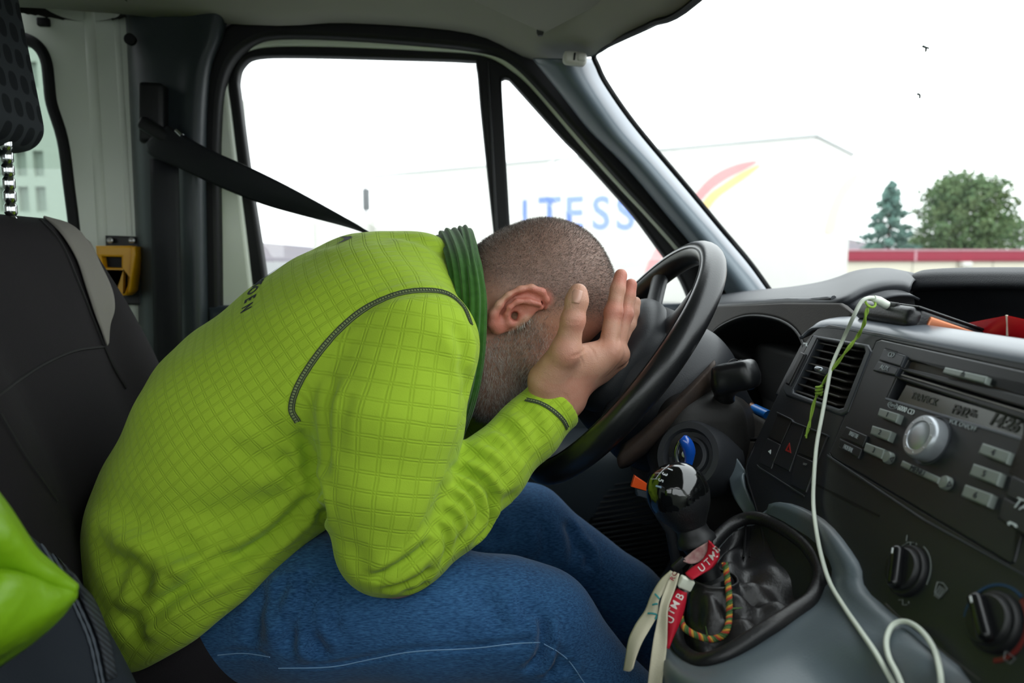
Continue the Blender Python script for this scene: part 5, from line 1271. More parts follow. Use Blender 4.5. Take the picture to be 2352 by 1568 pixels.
for pts in ([(640, 1534), (760, 1531), (850, 1514), (950, 1496), (1080, 1489), (1180, 1478), (1240, 1475)], [(500, 1504), (560, 1500), (620, 1508)], [(1250, 1478), (1302, 1512), (1342, 1568)]):
    P, N = project(jt, pts, 6)
    if len(P) > 2: tube('seam_thread', P+N*.0003, .0006, TH, jeans, nseg=5)
# shoes
for p in ((.40, .80), (.56, 1.10)):
    sh = Sculpt(np.arange(p[0]-.14, p[0]+.22, .006), np.arange(p[1]-.08, p[1]+.08, .006), np.arange(.0, .16, .006))
    sh.ell((p[0]+.09, p[1], .045), (.11, .048, .045), k=0); sh.ell((p[0]-.03, p[1], .05), (.07, .042, .05), k=.03); sh.cone((p[0]-.03, p[1], .06), (p[0]-.02, p[1], .12), .05, .046, .03)
    sh.halfspace((p[0], p[1], .004), (0, 0, -1), (p[0]-.2, p[1]-.1, -.01), (p[0]+.25, p[1]+.1, .06)); v_, q_ = sh.net(2)
    link('shoe', mesh_q('shoe', v_, q_), mat('dark_shoe', '#24211f', .6), man)

# ------------------------------------------------------------------ ribbed green neck scarf
SCM = mat('green_knit', '#2f5c1e', .9, spec=.15, sheen=.3, bump=(1300, .5, .0008), var=(120, '#44762e', .6))
def band(path, rw, rt, ribs, tw=None, nm='scarf_fold'):
    P = cat_rom(path, 8); n = 84; a_ = np.linspace(0, 2*np.pi, n, endpoint=False)
    prof = np.stack([np.cos(a_), np.sin(a_)], 1)*(1+.13*np.cos(ribs*a_))[:, None]
    R = np.stack([np.interp(np.linspace(0, 1, len(P)), np.linspace(0, 1, len(rw)), rw), np.interp(np.linspace(0, 1, len(P)), np.linspace(0, 1, len(rt)), rt)], 1)
    return sweep_me(nm, P, R, prof=prof, up=(1, 0, 0))
nearp = [(1040, 640, 1.10), (1036, 580, 1.06), (1036, 550, 1.00), (1046, 554, .95), (1064, 600, .885), (1074, 668, .855), (1078, 760, .838), (1070, 860, .843), (1053, 940, .860), (1030, 1005, .90), (1020, 1030, .96)]
P1 = [at(*q) for q in nearp]
near2 = [(1062, 640, 1.09), (1058, 575, 1.05), (1062, 542, 1.0), (1070, 548, .95), (1082, 610, .876), (1092, 680, .845), (1090, 760, .832), (1082, 850, .838), (1064, 930, .855), (1046, 985, .89), (1035, 1010, .95)]
P2 = [at(*q) for q in near2]
sc_ = link('neck_scarf', band(P1, [.018, .019, .020, .019, .018, .017, .016, .014], [.012, .013, .013, .012, .012, .011], 13), SCM, man)
link('scarf_fold', band(P2, [.009, .010, .011, .011, .012, .012, .011, .010], [.012, .012, .010, .010, .010], 9), SCM, sc_)
link('scarf_fold', band([mir(p)+np.array([.004, 0, 0]) for p in P1[4:]], [.018]*4, [.012]*4, 13), SCM, sc_)
# ------------------------------------------------------------------ driver's seat
GRF = mat('seat_fabric', '#211e21', .85, spec=.2, bump=(900, .4, .0008), var=(5, '#292628', .5))
seat = thing('driver_seat', 'dark driver seat with headrest behind the slumped person', 'seat')
sS = nrm(np.array([-.319, 0, .948])); sN = np.array([sS[2], 0, -sS[0]])
bk = Sculpt(np.arange(-.85, -.30, .006), np.arange(.66, 1.24, .006), np.arange(.42, 1.12, .006))
bc = np.array([-.543, .95, .745])
bk.box(bc, (.070, .240, .270), .065, [sN, HY, sS], 0)
for y in (-1, 1): bk.ell(bc+np.array([0, y*.185, 0])+sN*.045-sS*.04, (.045, .055, .20), [sN, HY, sS], .05)
KV2, KQ2 = bk.net(4); btree = bvh(KV2, KQ2)
link('backrest', mesh_q('backrest', KV2, KQ2), GRF, seat)
def skin(name, rows, m, parent, tree, lift=.002, n=4, thick=.002):
    G = []
    for r in rows:
        q = []
        for x, y in r:
            p, nn = hit(tree, x, y)
            if p is None: p = q[-1] if q else at(x, y, 1.16); nn = np.array([0, 0, 0])
            elif np.dot(nn, CAM-p) < 0: nn = -nn
            q.append(p+nn*lift)
        G.append(q)
    return patch(name, G, m, parent, n=n, thick=thick)
LG = mat('light_seat_fabric', '#8a8680', .85, spec=.2, bump=(900, .35, .0008))
skin('shoulder_panel', [[(100, 503), (120, 499), (143, 506)], [(140, 545), (165, 525), (190, 545)], [(172, 600), (200, 582), (226, 612)], [(192, 660), (225, 650), (252, 668)], [(212, 720), (238, 705), (258, 712)], [(228, 762), (240, 752), (248, 748)], [(240, 796), (242, 793), (244, 790)]], LG, seat, btree, .003)
for L in ([(-60, 960), (0, 905), (90, 842), (170, 806), (240, 796)], [(240, 796), (262, 845), (290, 892)], [(92, 505), (140, 560), (180, 650), (240, 797)], [(0, 950), (60, 1050), (130, 1150)]):
    P, N = project(btree, L, 5)
    if len(P) > 2: tube('seat_seam', P, .0022, mat('seam_dark', '#121112', .8), seat, nseg=6)
hr = Sculpt(np.arange(-.80, -.54, .005), np.arange(.78, 1.13, .005), np.arange(1.05, 1.40, .005))
hr.box((-.634, .95, 1.218), (.058, .148, .132), .036, [nrm(np.array([.99, 0, .13])), HY, nrm(np.array([-.13, 0, .99]))], 0)
v_, q_ = hr.net(3)
HF_ = bpy.data.materials.new('headrest_fabric'); HF_.use_nodes = True; t = HF_.node_tree; b = t.nodes['Principled BSDF']; tcn = nd(t, 'ShaderNodeTexCoord'); sx2 = nd(t, 'ShaderNodeSeparateXYZ'); t.links.new(tcn.outputs['Object'], sx2.inputs[0])
dots = M_('MULTIPLY', M_('SINE', M_('MULTIPLY', sx2.outputs[1], 125., t=t), t=t), M_('SINE', M_('MULTIPLY', sx2.outputs[2], 95., t=t), t=t), t=t)
r_ = nd(t, 'ShaderNodeMapRange'); r_.inputs[1].default_value = .35; r_.inputs[2].default_value = .5; t.links.new(M_('ABSOLUTE', dots, t=t), r_.inputs[0])
mx2 = nd(t, 'ShaderNodeMixRGB'); mx2.inputs[1].default_value = (*lin('#383c41'), 1); mx2.inputs[2].default_value = (*lin('#1d2024'), 1); t.links.new(r_.outputs[0], mx2.inputs[0]); t.links.new(mx2.outputs[0], b.inputs['Base Color']); b.inputs['Roughness'].default_value = .9; b.inputs['Specular IOR Level'].default_value = .2
link('headrest', mesh_q('headrest', v_, q_), HF_, seat)
CH = mat('chrome', '#c8cacc', .15, 1.0)
for Y in (1.018, .882):
    x0 = at(15, 350, 1.018)[0]; zz = np.linspace(.97, 1.12, 46); r = .0075-.0022*((np.arange(46) % 5) == 0)
    lathe('headrest_post', [(rr, z) for rr, z in zip(r, zz)], (x0, Y, 0), (0, 0, 1), CH, seat, 20)
cu = Sculpt(np.arange(-.56, .16, .008), np.arange(.66, 1.24, .008), np.arange(.24, .64, .008))
cu.box((-.19, .95, .375), (.31, .25, .085), .06, None, 0); cu.ell((-.33, .825, .485), (.095, .058, .10), None, .03); cu.ell((-.33, 1.075, .485), (.095, .058, .10), None, .03); v_, q_ = cu.net(3); link('seat_cushion', mesh_q('seat_cushion', v_, q_), GRF, seat)
box('seat_base', (-.48, .74, 0), (.06, 1.16, .31), PLASTIC_BLACK(), seat, b=.02)

# ------------------------------------------------------------------ passenger seat in the near corner, with a jacket on it
ps = thing('passenger_seat', 'dark blue-grey passenger seat with ribbed piping in the near corner', 'seat')
pS = nrm(np.array([-.30, 0, .95])); pN = np.array([pS[2], 0, -pS[0]])
pk = Sculpt(np.arange(-.72, -.18, .006), np.arange(.0, .66, .006), np.arange(.22, .86, .006))
pk.box((-.400, .32, .52), (.085, .295, .245), .07, [pN, HY, pS], 0); pk.ell(np.array([-.315, .575, .56]), (.06, .05, .20), [pN, HY, pS], .04)
v_, q_ = pk.net(4); ptree = bvh(v_, q_)
SF = mat('seat_cloth_navy', '#23282f', .85, spec=.25, bump=(1000, .35, .0008))
link('backrest', mesh_q('backrest', v_, q_), SF, ps)
RBS = bpy.data.materials.new('ribbed_strip'); RBS.use_nodes = True; t = RBS.node_tree; b = t.nodes['Principled BSDF']; tcn = nd(t, 'ShaderNodeTexCoord'); wv = nd(t, 'ShaderNodeTexWave'); wv.inputs['Scale'].default_value = 130; wv.bands_direction = 'DIAGONAL'; t.links.new(tcn.outputs['Object'], wv.inputs[0])
mx2 = nd(t, 'ShaderNodeMixRGB'); mx2.inputs[1].default_value = (*lin('#16191d'), 1); mx2.inputs[2].default_value = (*lin('#353a41'), 1); t.links.new(wv.outputs['Fac'], mx2.inputs[0]); t.links.new(mx2.outputs[0], b.inputs['Base Color']); b.inputs['Roughness'].default_value = .8
st1 = [(30, 1143), (55, 1175), (95, 1240), (138, 1310), (175, 1385), (212, 1470), (235, 1568)]
skin('piping', [[(x+6, y-4), (x+26, y-12)] for x, y in st1], RBS, ps, ptree, .002)
for dx in (0, -10):
    P, N = project(ptree, [(x+dx, y) for x, y in st1], 6)
    if len(P) > 2: tube('stitch_line', P+N*.001, [.0008+.0005*(i % 2) for i in range(len(P))], mat('stitch_grey', '#454c55', .7), ps, nseg=6)
box('seat_cushion', (-.38, .02, .22), (.06, .60, .36), SF, ps, b=.05); box('seat_base', (-.36, .06, 0), (.02, .56, .22), PLASTIC_BLACK(), ps, b=.01)

JM = mat('lime_shell', '#76a312', .42, spec=.4, bump=(22, .55, .012))
jr = [[(-240, 1040, .42), (-60, 1100, .46), (0, 1160, .465), (68, 1262, .462), (112, 1304, .46), (167, 1352, .465)],
      [(-240, 1140, .38), (-60, 1180, .42), (8, 1225, .43), (66, 1292, .44), (116, 1326, .45), (168, 1355, .462)],
      [(-240, 1270, .39), (-60, 1280, .425), (0, 1300, .435), (55, 1316, .445), (108, 1340, .452), (168, 1357, .462)],
      [(-240, 1300, .41), (-60, 1310, .45), (0, 1316, .455), (55, 1326, .46), (108, 1346, .46), (168, 1358, .463)],
      [(-240, 1330, .38), (-60, 1326, .415), (2, 1328, .42), (60, 1336, .435), (112, 1354, .448), (167, 1360, .462)],
      [(-240, 1430, .37), (-60, 1410, .40), (18, 1396, .415), (76, 1398, .43), (128, 1384, .446), (164, 1366, .462)],
      [(-240, 1520, .375), (-60, 1490, .405), (15, 1470, .42), (75, 1440, .435), (125, 1406, .45), (158, 1374, .464)],
      [(-240, 1600, .40), (-60, 1552, .43), (0, 1514, .445), (70, 1464, .455), (124, 1416, .46), (152, 1382, .468)]]
jk = thing('jacket', 'crumpled lime green shell jacket lying on the passenger seat', 'jacket')
patch('jacket_cloth', [[at(*q) for q in r] for r in jr], JM, jk, n=6, thick=.004)

# ------------------------------------------------------------------ phone in a case, cable, cord, red box
ph_ = thing('phone', 'smartphone in a worn black leather case lying on the dashboard tray edge', 'phone')
pa_, pb_ = at(1966, 706, .722), at(2094, 727, .632); py_ = nrm(pb_-pa_); px_ = nrm(np.array([.92, .12, -.30])-py_*np.dot(np.array([.92, .12, -.30]), py_)); pzv = np.cross(py_, px_)
if pzv[2] < 0: pzv = -pzv
W_ = np.linalg.norm(pb_-pa_); pc = (pa_+pb_)/2
CL = mat('case_leather', '#17181b', .35, spec=.55, bump=(600, .3, .0008))
def pbox(nm, dims, off, m, b_=.002): return rbox(nm, dims, frame(px_, py_, pzv, pc+px_*off[0]+py_*off[1]+pzv*off[2]), m, ph_, b_, 3)
pbox('case_cover', (.100, W_, .0196), (.056, 0, 0), CL, .004); pbox('case_flap', (.102, W_+.001, .002), (.054, 0, .0102), CL, .0009)
g = rbox_bm((.016, W_, .0202), .0075, 5); g.transform(frame(px_, py_, pzv, pc+px_*.006)); link('case_spine', bm_out('case_spine', g, 40), CL, ph_)
pbox('phone_body', (.088, .006, .0105), (.060, W_/2-.001, .0005), mat('copper_metal', '#c47a58', .35, .6), .002)
plug = at(2034, 700, .672)
rbox('port_cutout', (.006, .030, .009), frame(px_, py_, pzv, plug+px_*.004), RUBBER(), ph_, .003)
cab = thing('charging_cable', 'thin white charging cable hanging from the phone down over the console', 'cable')
WC_ = mat('white_cable', '#d6ddcf', .45, spec=.4)
ctree = BVHTree.FromObject([o for o in con.children if o.name.startswith('console_shell')][0], bpy.context.evaluated_depsgraph_get())
def rest(L, d=.004):
    out = []
    for x, y, Y in L:
        if y > 1120:
            p, n = hit(ctree, x, y); Y = min(yf(x, y, .010), (p[1]-d) if p is not None else 9)
        out.append((x, y, Y))
    return out
def yf(px, py, d): return fp(px, py)[1]-d
path = [(2032, 698, .667), (2012, 686, .662), (1995, 684, .660), (1978, 694, .660), (1960, 728, .664), (1938, 776, yf(1938, 776, .016)), (1912, 836, yf(1912, 836, .014)), (1900, 890, yf(1900, 890, .014)), (1889, 950, yf(1889, 950, .013)), (1876, 1020, yf(1876, 1020, .013)),
        (1870, 1090, yf(1870, 1090, .012)), (1868, 1150, yf(1868, 1150, .013)), (1873, 1205, .628), (1885, 1270, .596), (1905, 1335, .562), (1938, 1392, .535), (1975, 1446, .508), (2015, 1505, .480), (2068, 1600, .445)]
tube('cable_run', cat_rom([at(*q) for q in rest(path)], 8), .0018, WC_, cab, nseg=12)
tube('cable_plug', [at(2036, 701, .671), at(2018, 690, .663), at(2006, 685, .661)], [.0042, .0040, .0030], WC_, cab, nseg=14)
loop = [(2162, 1620, .425), (2160, 1550, .43), (2145, 1490, .435), (2115, 1447, .445), (2080, 1427, .457), (2050, 1436, .465), (2036, 1470, .465), (2042, 1510, .457), (2062, 1550, .448), (2090, 1620, .438)]
tube('cable_run', cat_rom([at(*q) for q in rest(loop)], 8), .0018, WC_, cab, nseg=12)
cord = thing('green_cord', 'thin green cord knotted round the white plug, hanging over the vent', 'cord')
GC = mat('green_string', '#87a83a', .8, bump=(2500, .5, .0006))
cp_ = [(1996, 700, .660), (1990, 718, .660), (1984, 745, .664), (1970, 772, .674), (1950, 798, yf(1950, 798, .012)), (1922, 835, yf(1922, 835, .012)), (1900, 866, yf(1900, 866, .012)), (1882, 895, yf(1882, 895, .010)), (1869, 928, yf(1869, 928, .008)), (1859, 975, yf(1859, 975, .006)), (1851, 1004, yf(1851, 1004, .005))]
P = cat_rom([at(*q) for q in cp_], 8)
for k in (0, 1):
    tw2 = np.linspace(0, 30, len(P))+k*np.pi; tube('cord_strand', P+np.stack([np.cos(tw2)*.0008, np.sin(tw2)*.0006, np.sin(tw2)*.0008], 1), .0010, GC, cord, nseg=7)
kn0 = at(1881, 896, yf(1881, 896, .011)); a_ = np.linspace(0, 6*np.pi, 60)
tube('knot', kn0+np.stack([np.cos(a_)*.0026, np.sin(a_)*.0026, np.linspace(-.0045, .0045, 60)], 1), .0013, GC, cord, nseg=7)
a_ = np.linspace(0, 2*np.pi, 24, endpoint=False); tube('cord_loop', at(1999, 694, .661)+np.stack([np.cos(a_)*.0045, np.sin(a_)*.0035, np.sin(a_)*.0045], 1), .0011, GC, cord, closed=True, nseg=7)

rb = thing('red_box', 'small worn red cardboard box lying in the dashboard tray', 'box')
C = at(2312, 722, .60); A_ = at(2182, 747, .69); B_ = at(2440, 752, .545); va, vb, vd = A_-C, (B_-C)*1.0, np.array([.004, 0, -.036])
RD = mat('red_card', '#ee1c2a', .3, spec=.5, var=(40, '#cf1a24', .5)); WH_ = mat('worn_card', '#d8c9b8', .7)
def hexa(nm, O, a_, b_, d_, m, bv=.001):
    bm = bmesh.new(); vs = [bm.verts.new(Vector(O+a_*i+b_*j+d_*k)) for k in (0, 1) for j in (0, 1) for i in (0, 1)]
    for f in ((0, 1, 3, 2), (4, 6, 7, 5), (0, 4, 5, 1), (2, 3, 7, 6), (0, 2, 6, 4), (1, 5, 7, 3)): bm.faces.new([vs[i] for i in f])
    bmesh.ops.bevel(bm, geom=bm.edges[:], offset=bv, segments=2, affect='EDGES'); return link(nm, bm_out(nm, bm, 30), m, rb)
hexa('lid', C, va, vb, vd*.50, RD); hexa('body', C+vd*.5+va*.02+vb*.02, va*.96, vb*.96, vd*.55, mat('red_card_body', '#c4141f', .35))
tube('worn_edge', [C+vd*.02-(va+vb)*.004, C+vd*.25-(va+vb)*.006, C+vd*.5-(va+vb)*.004], [.0011, .0006, .0010], WH_, rb, nseg=6)

# ------------------------------------------------------------------ ribbons, wristband and cord on the gear lever
def strip(nm, L, R, m, par, th=.0012, bow=.003):
    rows = [[at(*a_), (at(*a_)+at(*b_))/2+np.array([0, -bow, 0]), at(*b_)] for a_, b_ in zip(L, R)]
    return patch(nm, rows, m, par, n=5, thick=th)
CRM = mat('cream_ribbon', '#cfc8b0', .75, spec=.2, var=(30, '#b9b29b', .5), bump=(900, .3, .0006)); REDR = mat('red_ribbon', '#b3122a', .6, spec=.3, bump=(1200, .3, .0005))
r1 = thing('white_ribbon', 'cream ribbon end hanging furthest to the left from the gear lever, with teal scribble', 'ribbon')
GY = .925
zz_ = lambda L, Y0, Y1: [(1420+x/4.507, 1220+y/4.507, GY*(Y0+(Y1-Y0)*i/(len(L)-1))) for i, (x, y) in enumerate(L)]
sA = strip('ribbon_cloth', zz_([(545, 410), (440, 510), (350, 660), (285, 820), (190, 960), (120, 1110), (90, 1280), (65, 1440)], .648, .625), zz_([(625, 440), (540, 560), (430, 700), (410, 860), (330, 1010), (250, 1150), (190, 1300), (155, 1420)], .640, .612), CRM, r1)
r2 = thing('white_ribbon', 'long cream ribbon hanging straight down from the gear lever to the bottom edge', 'ribbon')
strip('ribbon_cloth', zz_([(555, 425), (500, 560), (440, 720), (400, 950), (370, 1080), (340, 1280), (310, 1568), (300, 1750)], .640, .600), zz_([(635, 440), (590, 600), (522, 790), (512, 960), (505, 1200), (480, 1400), (460, 1568), (450, 1750)], .634, .590), CRM, r2, bow=-.002)
TE = mat('teal_ink', '#2f8f92', .7)
tS = BVHTree.FromObject(sA, bpy.context.evaluated_depsgraph_get())
for L in ([(385, 650), (420, 690), (435, 740)], [(360, 760), (400, 750), (440, 765)], [(310, 850), (360, 850), (400, 865), (385, 910)]):
    P, N = project(tS, [(1420+x/4.507, 1220+y/4.507) for x, y in L], 4)
    if len(P) > 2: tube('ink_scribble', P+N*.0004, .0008, TE, r1, nseg=5)
wbn = thing('red_wristband', 'red cloth event wristband with white lettering wound round the gear lever', 'wristband')
wl_ = strip('band', zz_([(690, 430), (760, 372), (850, 312), (912, 225), (925, 150), (930, 95)], .636, .652), zz_([(790, 490), (880, 440), (980, 378), (1046, 270), (1030, 185), (938, 88)], .626, .650), REDR, wbn, bow=.006)
strip('band_inside', zz_([(932, 105), (860, 145), (780, 195), (700, 262), (660, 292)], .652, .650), zz_([(930, 235), (880, 285), (815, 325), (740, 338), (675, 312)], .648, .646), mat('pale_band_inside', '#a88c85', .8, var=(180, '#7d3b44', .8)), wbn, bow=-.001)
tl_ = strip('band_tail', zz_([(615, 590), (560, 680), (522, 800), (515, 1000), (503, 1188)], .634, .612), zz_([(705, 630), (692, 740), (655, 880), (600, 1010), (507, 1196)], .628, .610), REDR, wbn)
bd_ = (np.array([.0, 0, 0])); bcn = at(1575, 1339, .584); ax1 = nrm(at(1587, 1315, .584)-at(1566, 1357, .584)); ax2 = nrm(np.array([0, -1, 0])-ax1*np.dot(np.array([0, -1., 0]), ax1)); ax3 = np.cross(ax1, ax2)
g = rbox_bm((.0100, .0072, .0122), .0016, 3); g.transform(frame(ax1, ax2, ax3, bcn)); link('slider_bead', bm_out('slider_bead', g, 40), mat('white_bead', '#d9dccb', .4), wbn)
g = rbox_bm((.0135, .004, .0075), .001, 2); e_1 = nrm(at(1573, 1284, .600)-at(1546, 1309, .600)); e_2 = nrm(np.array([0, -1, 0])-e_1*np.dot(np.array([0, -1., 0]), e_1)); g.transform(frame(e_1, e_2, np.cross(e_1, e_2), at(1560, 1296, .600))); link('black_clasp', bm_out('black_clasp', g, 40), PLASTIC_BLACK(), wbn)
dg = bpy.context.evaluated_depsgraph_get()
def letters(txt, pts, hpx, rv, uv, ob, par, m, bold=.03):
    tr = BVHTree.FromObject(ob, dg)
    for ch, c in zip(txt, pts):
        me = text_me('letter', ch, 1, (0, 0, 0), EX, np.array([0, 1., 0]), depth=0, bold=bold*.3)
        for v in me.vertices:
            x, y = c[0]+(rv[0]*v.co.x+uv[0]*v.co.y)*hpx*1.4, c[1]+(rv[1]*v.co.x+uv[1]*v.co.y)*hpx*1.4; p, n = hit(tr, x, y)
            if p is None: p, n = at(x, y, .575), np.array([0, -1., 0])
            v.co = p+(n if np.dot(n, CAM-p) > 0 else -n)*.0006
        link('letter', me, m, par)
LW = mat('white_lettering', '#d8cfc9', .6)
z4 = lambda L: [(1420+x/4.507, 1220+y/4.507) for x, y in L]
letters('UTMB', z4([(545, 915), (553, 832), (592, 762), (640, 680)]), 17, (.50, -.86), (-.86, -.50), tl_, wbn, LW)
letters('UTMB', z4([(868, 385), (930, 325), (985, 258), (1020, 190)]), 16, (.72, -.69), (-.62, -.78), wl_, wbn, LW)
letters('RC', z4([(585, 440), (566, 490)])[::-1], 12, (.5, -.86), (-.86, -.5), r2.children[0], r2, mat('red_print_ribbon', '#a3203a', .7))
def relax_line(P):
    for k in range(12): P[1:-1] = P[1:-1]*.5+(P[:-2]+P[2:])*.25
    return P
bc_ = thing('braided_cord', 'red green and orange braided cord loop hanging in the gear lever gaiter', 'cord')
P = cat_rom([at(1420+x/4.507, 1220+y/4.507, Y*GY) for x, y, Y in ((1105, 330, .652), (1128, 480, .645), (1145, 640, .638), (1150, 800, .630), (1140, 960, .622), (1090, 1070, .615), (980, 1115, .611), (860, 1095, .611), (740, 1040, .614), (665, 970, .62), (640, 880, .626))], 14)
T_ = np.gradient(P, axis=0); T_ /= np.linalg.norm(T_, axis=1, keepdims=True); btr = BVHTree.FromObject([o for o in bt_.children if o.name.startswith('boot_skin')][0], bpy.context.evaluated_depsgraph_get())
for i_ in range(len(P)):
    d_ = P[i_]-CAM; h_ = btr.ray_cast(Vector(CAM), Vector(nrm(d_)))
    if h_[0] is not None and h_[3] < np.linalg.norm(d_)+.005: P[i_] = CAM+nrm(d_)*(h_[3]-.005)
P = relax_line(P)
A1 = np.cross(T_, [0, 1., 0]); A1 /= np.linalg.norm(A1, axis=1, keepdims=True); A2 = np.cross(T_, A1); s_ = np.concatenate([[0], np.cumsum(np.linalg.norm(np.diff(P, axis=0), axis=1))])
for k, c in enumerate(('#35562a', '#a83a26', '#b8862e', '#4d6a35')):
    ph2 = s_*800+k*np.pi/2; tube('cord_strand', P+(A1*np.cos(ph2)[:, None]+A2*np.sin(ph2)[:, None])*.0015, .0014, mat('strand_%s' % ('green', 'red', 'orange', 'moss')[k], c, .85), bc_, nseg=7)
for q, d in ((P[42], (.010, -.003, .002)), (P[90], (-.003, -.002, .012))): tube('frayed_end', [q, q+np.array(d)*.6, q+np.array(d)], [.0009, .0006, .0003], mat('strand_moss', '#4d6a35', .85), bc_, nseg=5)
# ------------------------------------------------------------------ outside: lorry, wall building, trees, hills, flats
WPT = mat('white_lorry_side', '#d6d5cf', .5, var=(.6, '#cecdc6', .4))
trk = thing('lorry', 'white box lorry with red and yellow swoosh and blue letters outside the windscreen', 'lorry')
tc0 = np.array([5.3, 11.0]); sd_ = np.array([-.766, .643]); en_ = np.array([.643, .766]); zt = 2.76
s3, e3 = np.array([*sd_, 0]), np.array([*en_, 0]); zv = np.array([0, 0, 1.])
def lbox(nm, a0, a1, b0, b1, z0, z1, m, b_=.03): 
    c = np.array([*tc0, 0])+s3*(a0+a1)/2+e3*(b0+b1)/2+zv*(z0+z1)/2
    return rbox(nm, (a1-a0, b1-b0, z1-z0), frame(s3, e3, zv, c), m, trk, b_, 3)
lbox('cargo_box', 0, 9.5, 0, 2.55, .15, zt, WPT, .05); lbox('chassis', .3, 9.2, .3, 2.25, -.35, .15, PLASTIC_BLACK())
lbox('roof_rail', -.01, 9.5, -.01, .06, zt-.03, zt+.03, mat('rail_grey', '#c2c4c2', .5), .01); lbox('roof_rail', -.02, .05, 0, 2.55, zt-.03, zt+.03, mat('rail_grey', '#c2c4c2', .5), .01)
for a_ in (1.2, 2.4, 8.0):
    for b_ in (.25, 2.0): lathe('wheel', [(.2, -.15), (.5, -.15), (.53, -.1), (.53, .1), (.5, .15), (.2, .15)], np.array([*tc0, 0])+s3*a_+e3*(b_+.15)+zv*(-.37), e3, RUBBER(), trk, 32)
lbox('cab', 9.8, 11.8, .05, 2.5, -.3, 1.9, WPT, .15)
SP0 = np.array([*tc0, 0]); SN_ = -e3
def sidepoly(nm, L, m, face='s'):
    p0, e1, e2, n_ = (SP0-e3*.006, -s3, zv, -e3) if face == 's' else (SP0-s3*.006, e3, zv, -s3)
    pts = loop2([onp(x, y, p0, n_) for x, y in L], p0, e1, e2); pts = cat_rom(pts, 4, True)
    return plate(nm, [[tuple(q) for q in pts]], p0, e1, e2, .004, m, trk)
sidepoly('red_swoosh', [(1738, 370), (1690, 378), (1640, 402), (1600, 442), (1545, 520), (1500, 580), (1478, 640), (1498, 640), (1524, 585), (1570, 515), (1622, 446), (1665, 412), (1712, 388)], mat('pale_red_paint', '#dd9c9c', .5))
sidepoly('yellow_swoosh', [(1745, 378), (1700, 398), (1660, 424), (1622, 454), (1580, 520), (1530, 590), (1505, 640), (1545, 640), (1562, 590), (1600, 525), (1640, 462), (1680, 430), (1720, 402)], mat('pale_yellow_paint', '#e6c98a', .5))
sidepoly('orange_swoosh', [(1972, 398), (1945, 412), (1922, 445), (1905, 490), (1896, 532), (1916, 532), (1926, 490), (1942, 452), (1965, 420)], mat('pale_orange_paint', '#ddc6b4', .5), 'e')
BL = mat('blue_lettering', '#6f8bd8', .5)
for ch, px, sz in (('J', 1205, .55), ('T', 1262, .66), ('E', 1318, .66), ('S', 1380, .66), ('S', 1436, .66)):
    link('side_letter', text_me('side_letter', ch, sz*1.25, onp(px, 493, SP0-e3*.006, -e3), -s3, zv, bold=.015), BL, trk)

# low flat building with red edge
yb_ = 30.; bx0 = (1960-1061)/1700*yb_
bl = thing('flat_building', 'low cream building with a red roof edge behind the lorry', 'building')
box('building_wall', (bx0, yb_, -.9), (bx0+26, yb_+10, .80), mat('cream_wall', '#cfc9b6', .8, var=(.5, '#c5bfae', .4)), bl, b=.02)
box('roof_edge', (bx0-.1, yb_-.12, .78), (bx0+26.1, yb_+10.1, 1.20), mat('red_fascia', '#8e1f36', .6), bl, b=.02)
box('roof_capping', (bx0-.15, yb_-.16, 1.20), (bx0+26.2, yb_+10.2, 1.27), mat('pink_capping', '#b98a92', .6), bl, b=.01)
for px in (2130, 2240, 2330): 
    x = (px-1061)/1700*yb_; box('wall_seam', (x-.02, yb_-.015, -.9), (x+.02, yb_+.01, .78), mat('seam_grey', '#9d998c', .8), bl, b=0)
x = (2255-1061)/1700*yb_; box('wall_lamp', (x-.2, yb_-.35, .50), (x+.2, yb_-.02, .76), mat('white_plastic', '#c9c8c0', .35), bl, b=.05)
x = (2132-1061)/1700*yb_; box('edge_joint', (x-.05, yb_-.14, .78), (x+.05, yb_-.10, 1.26), mat('pink_capping', '#b98a92', .6), bl, b=0)
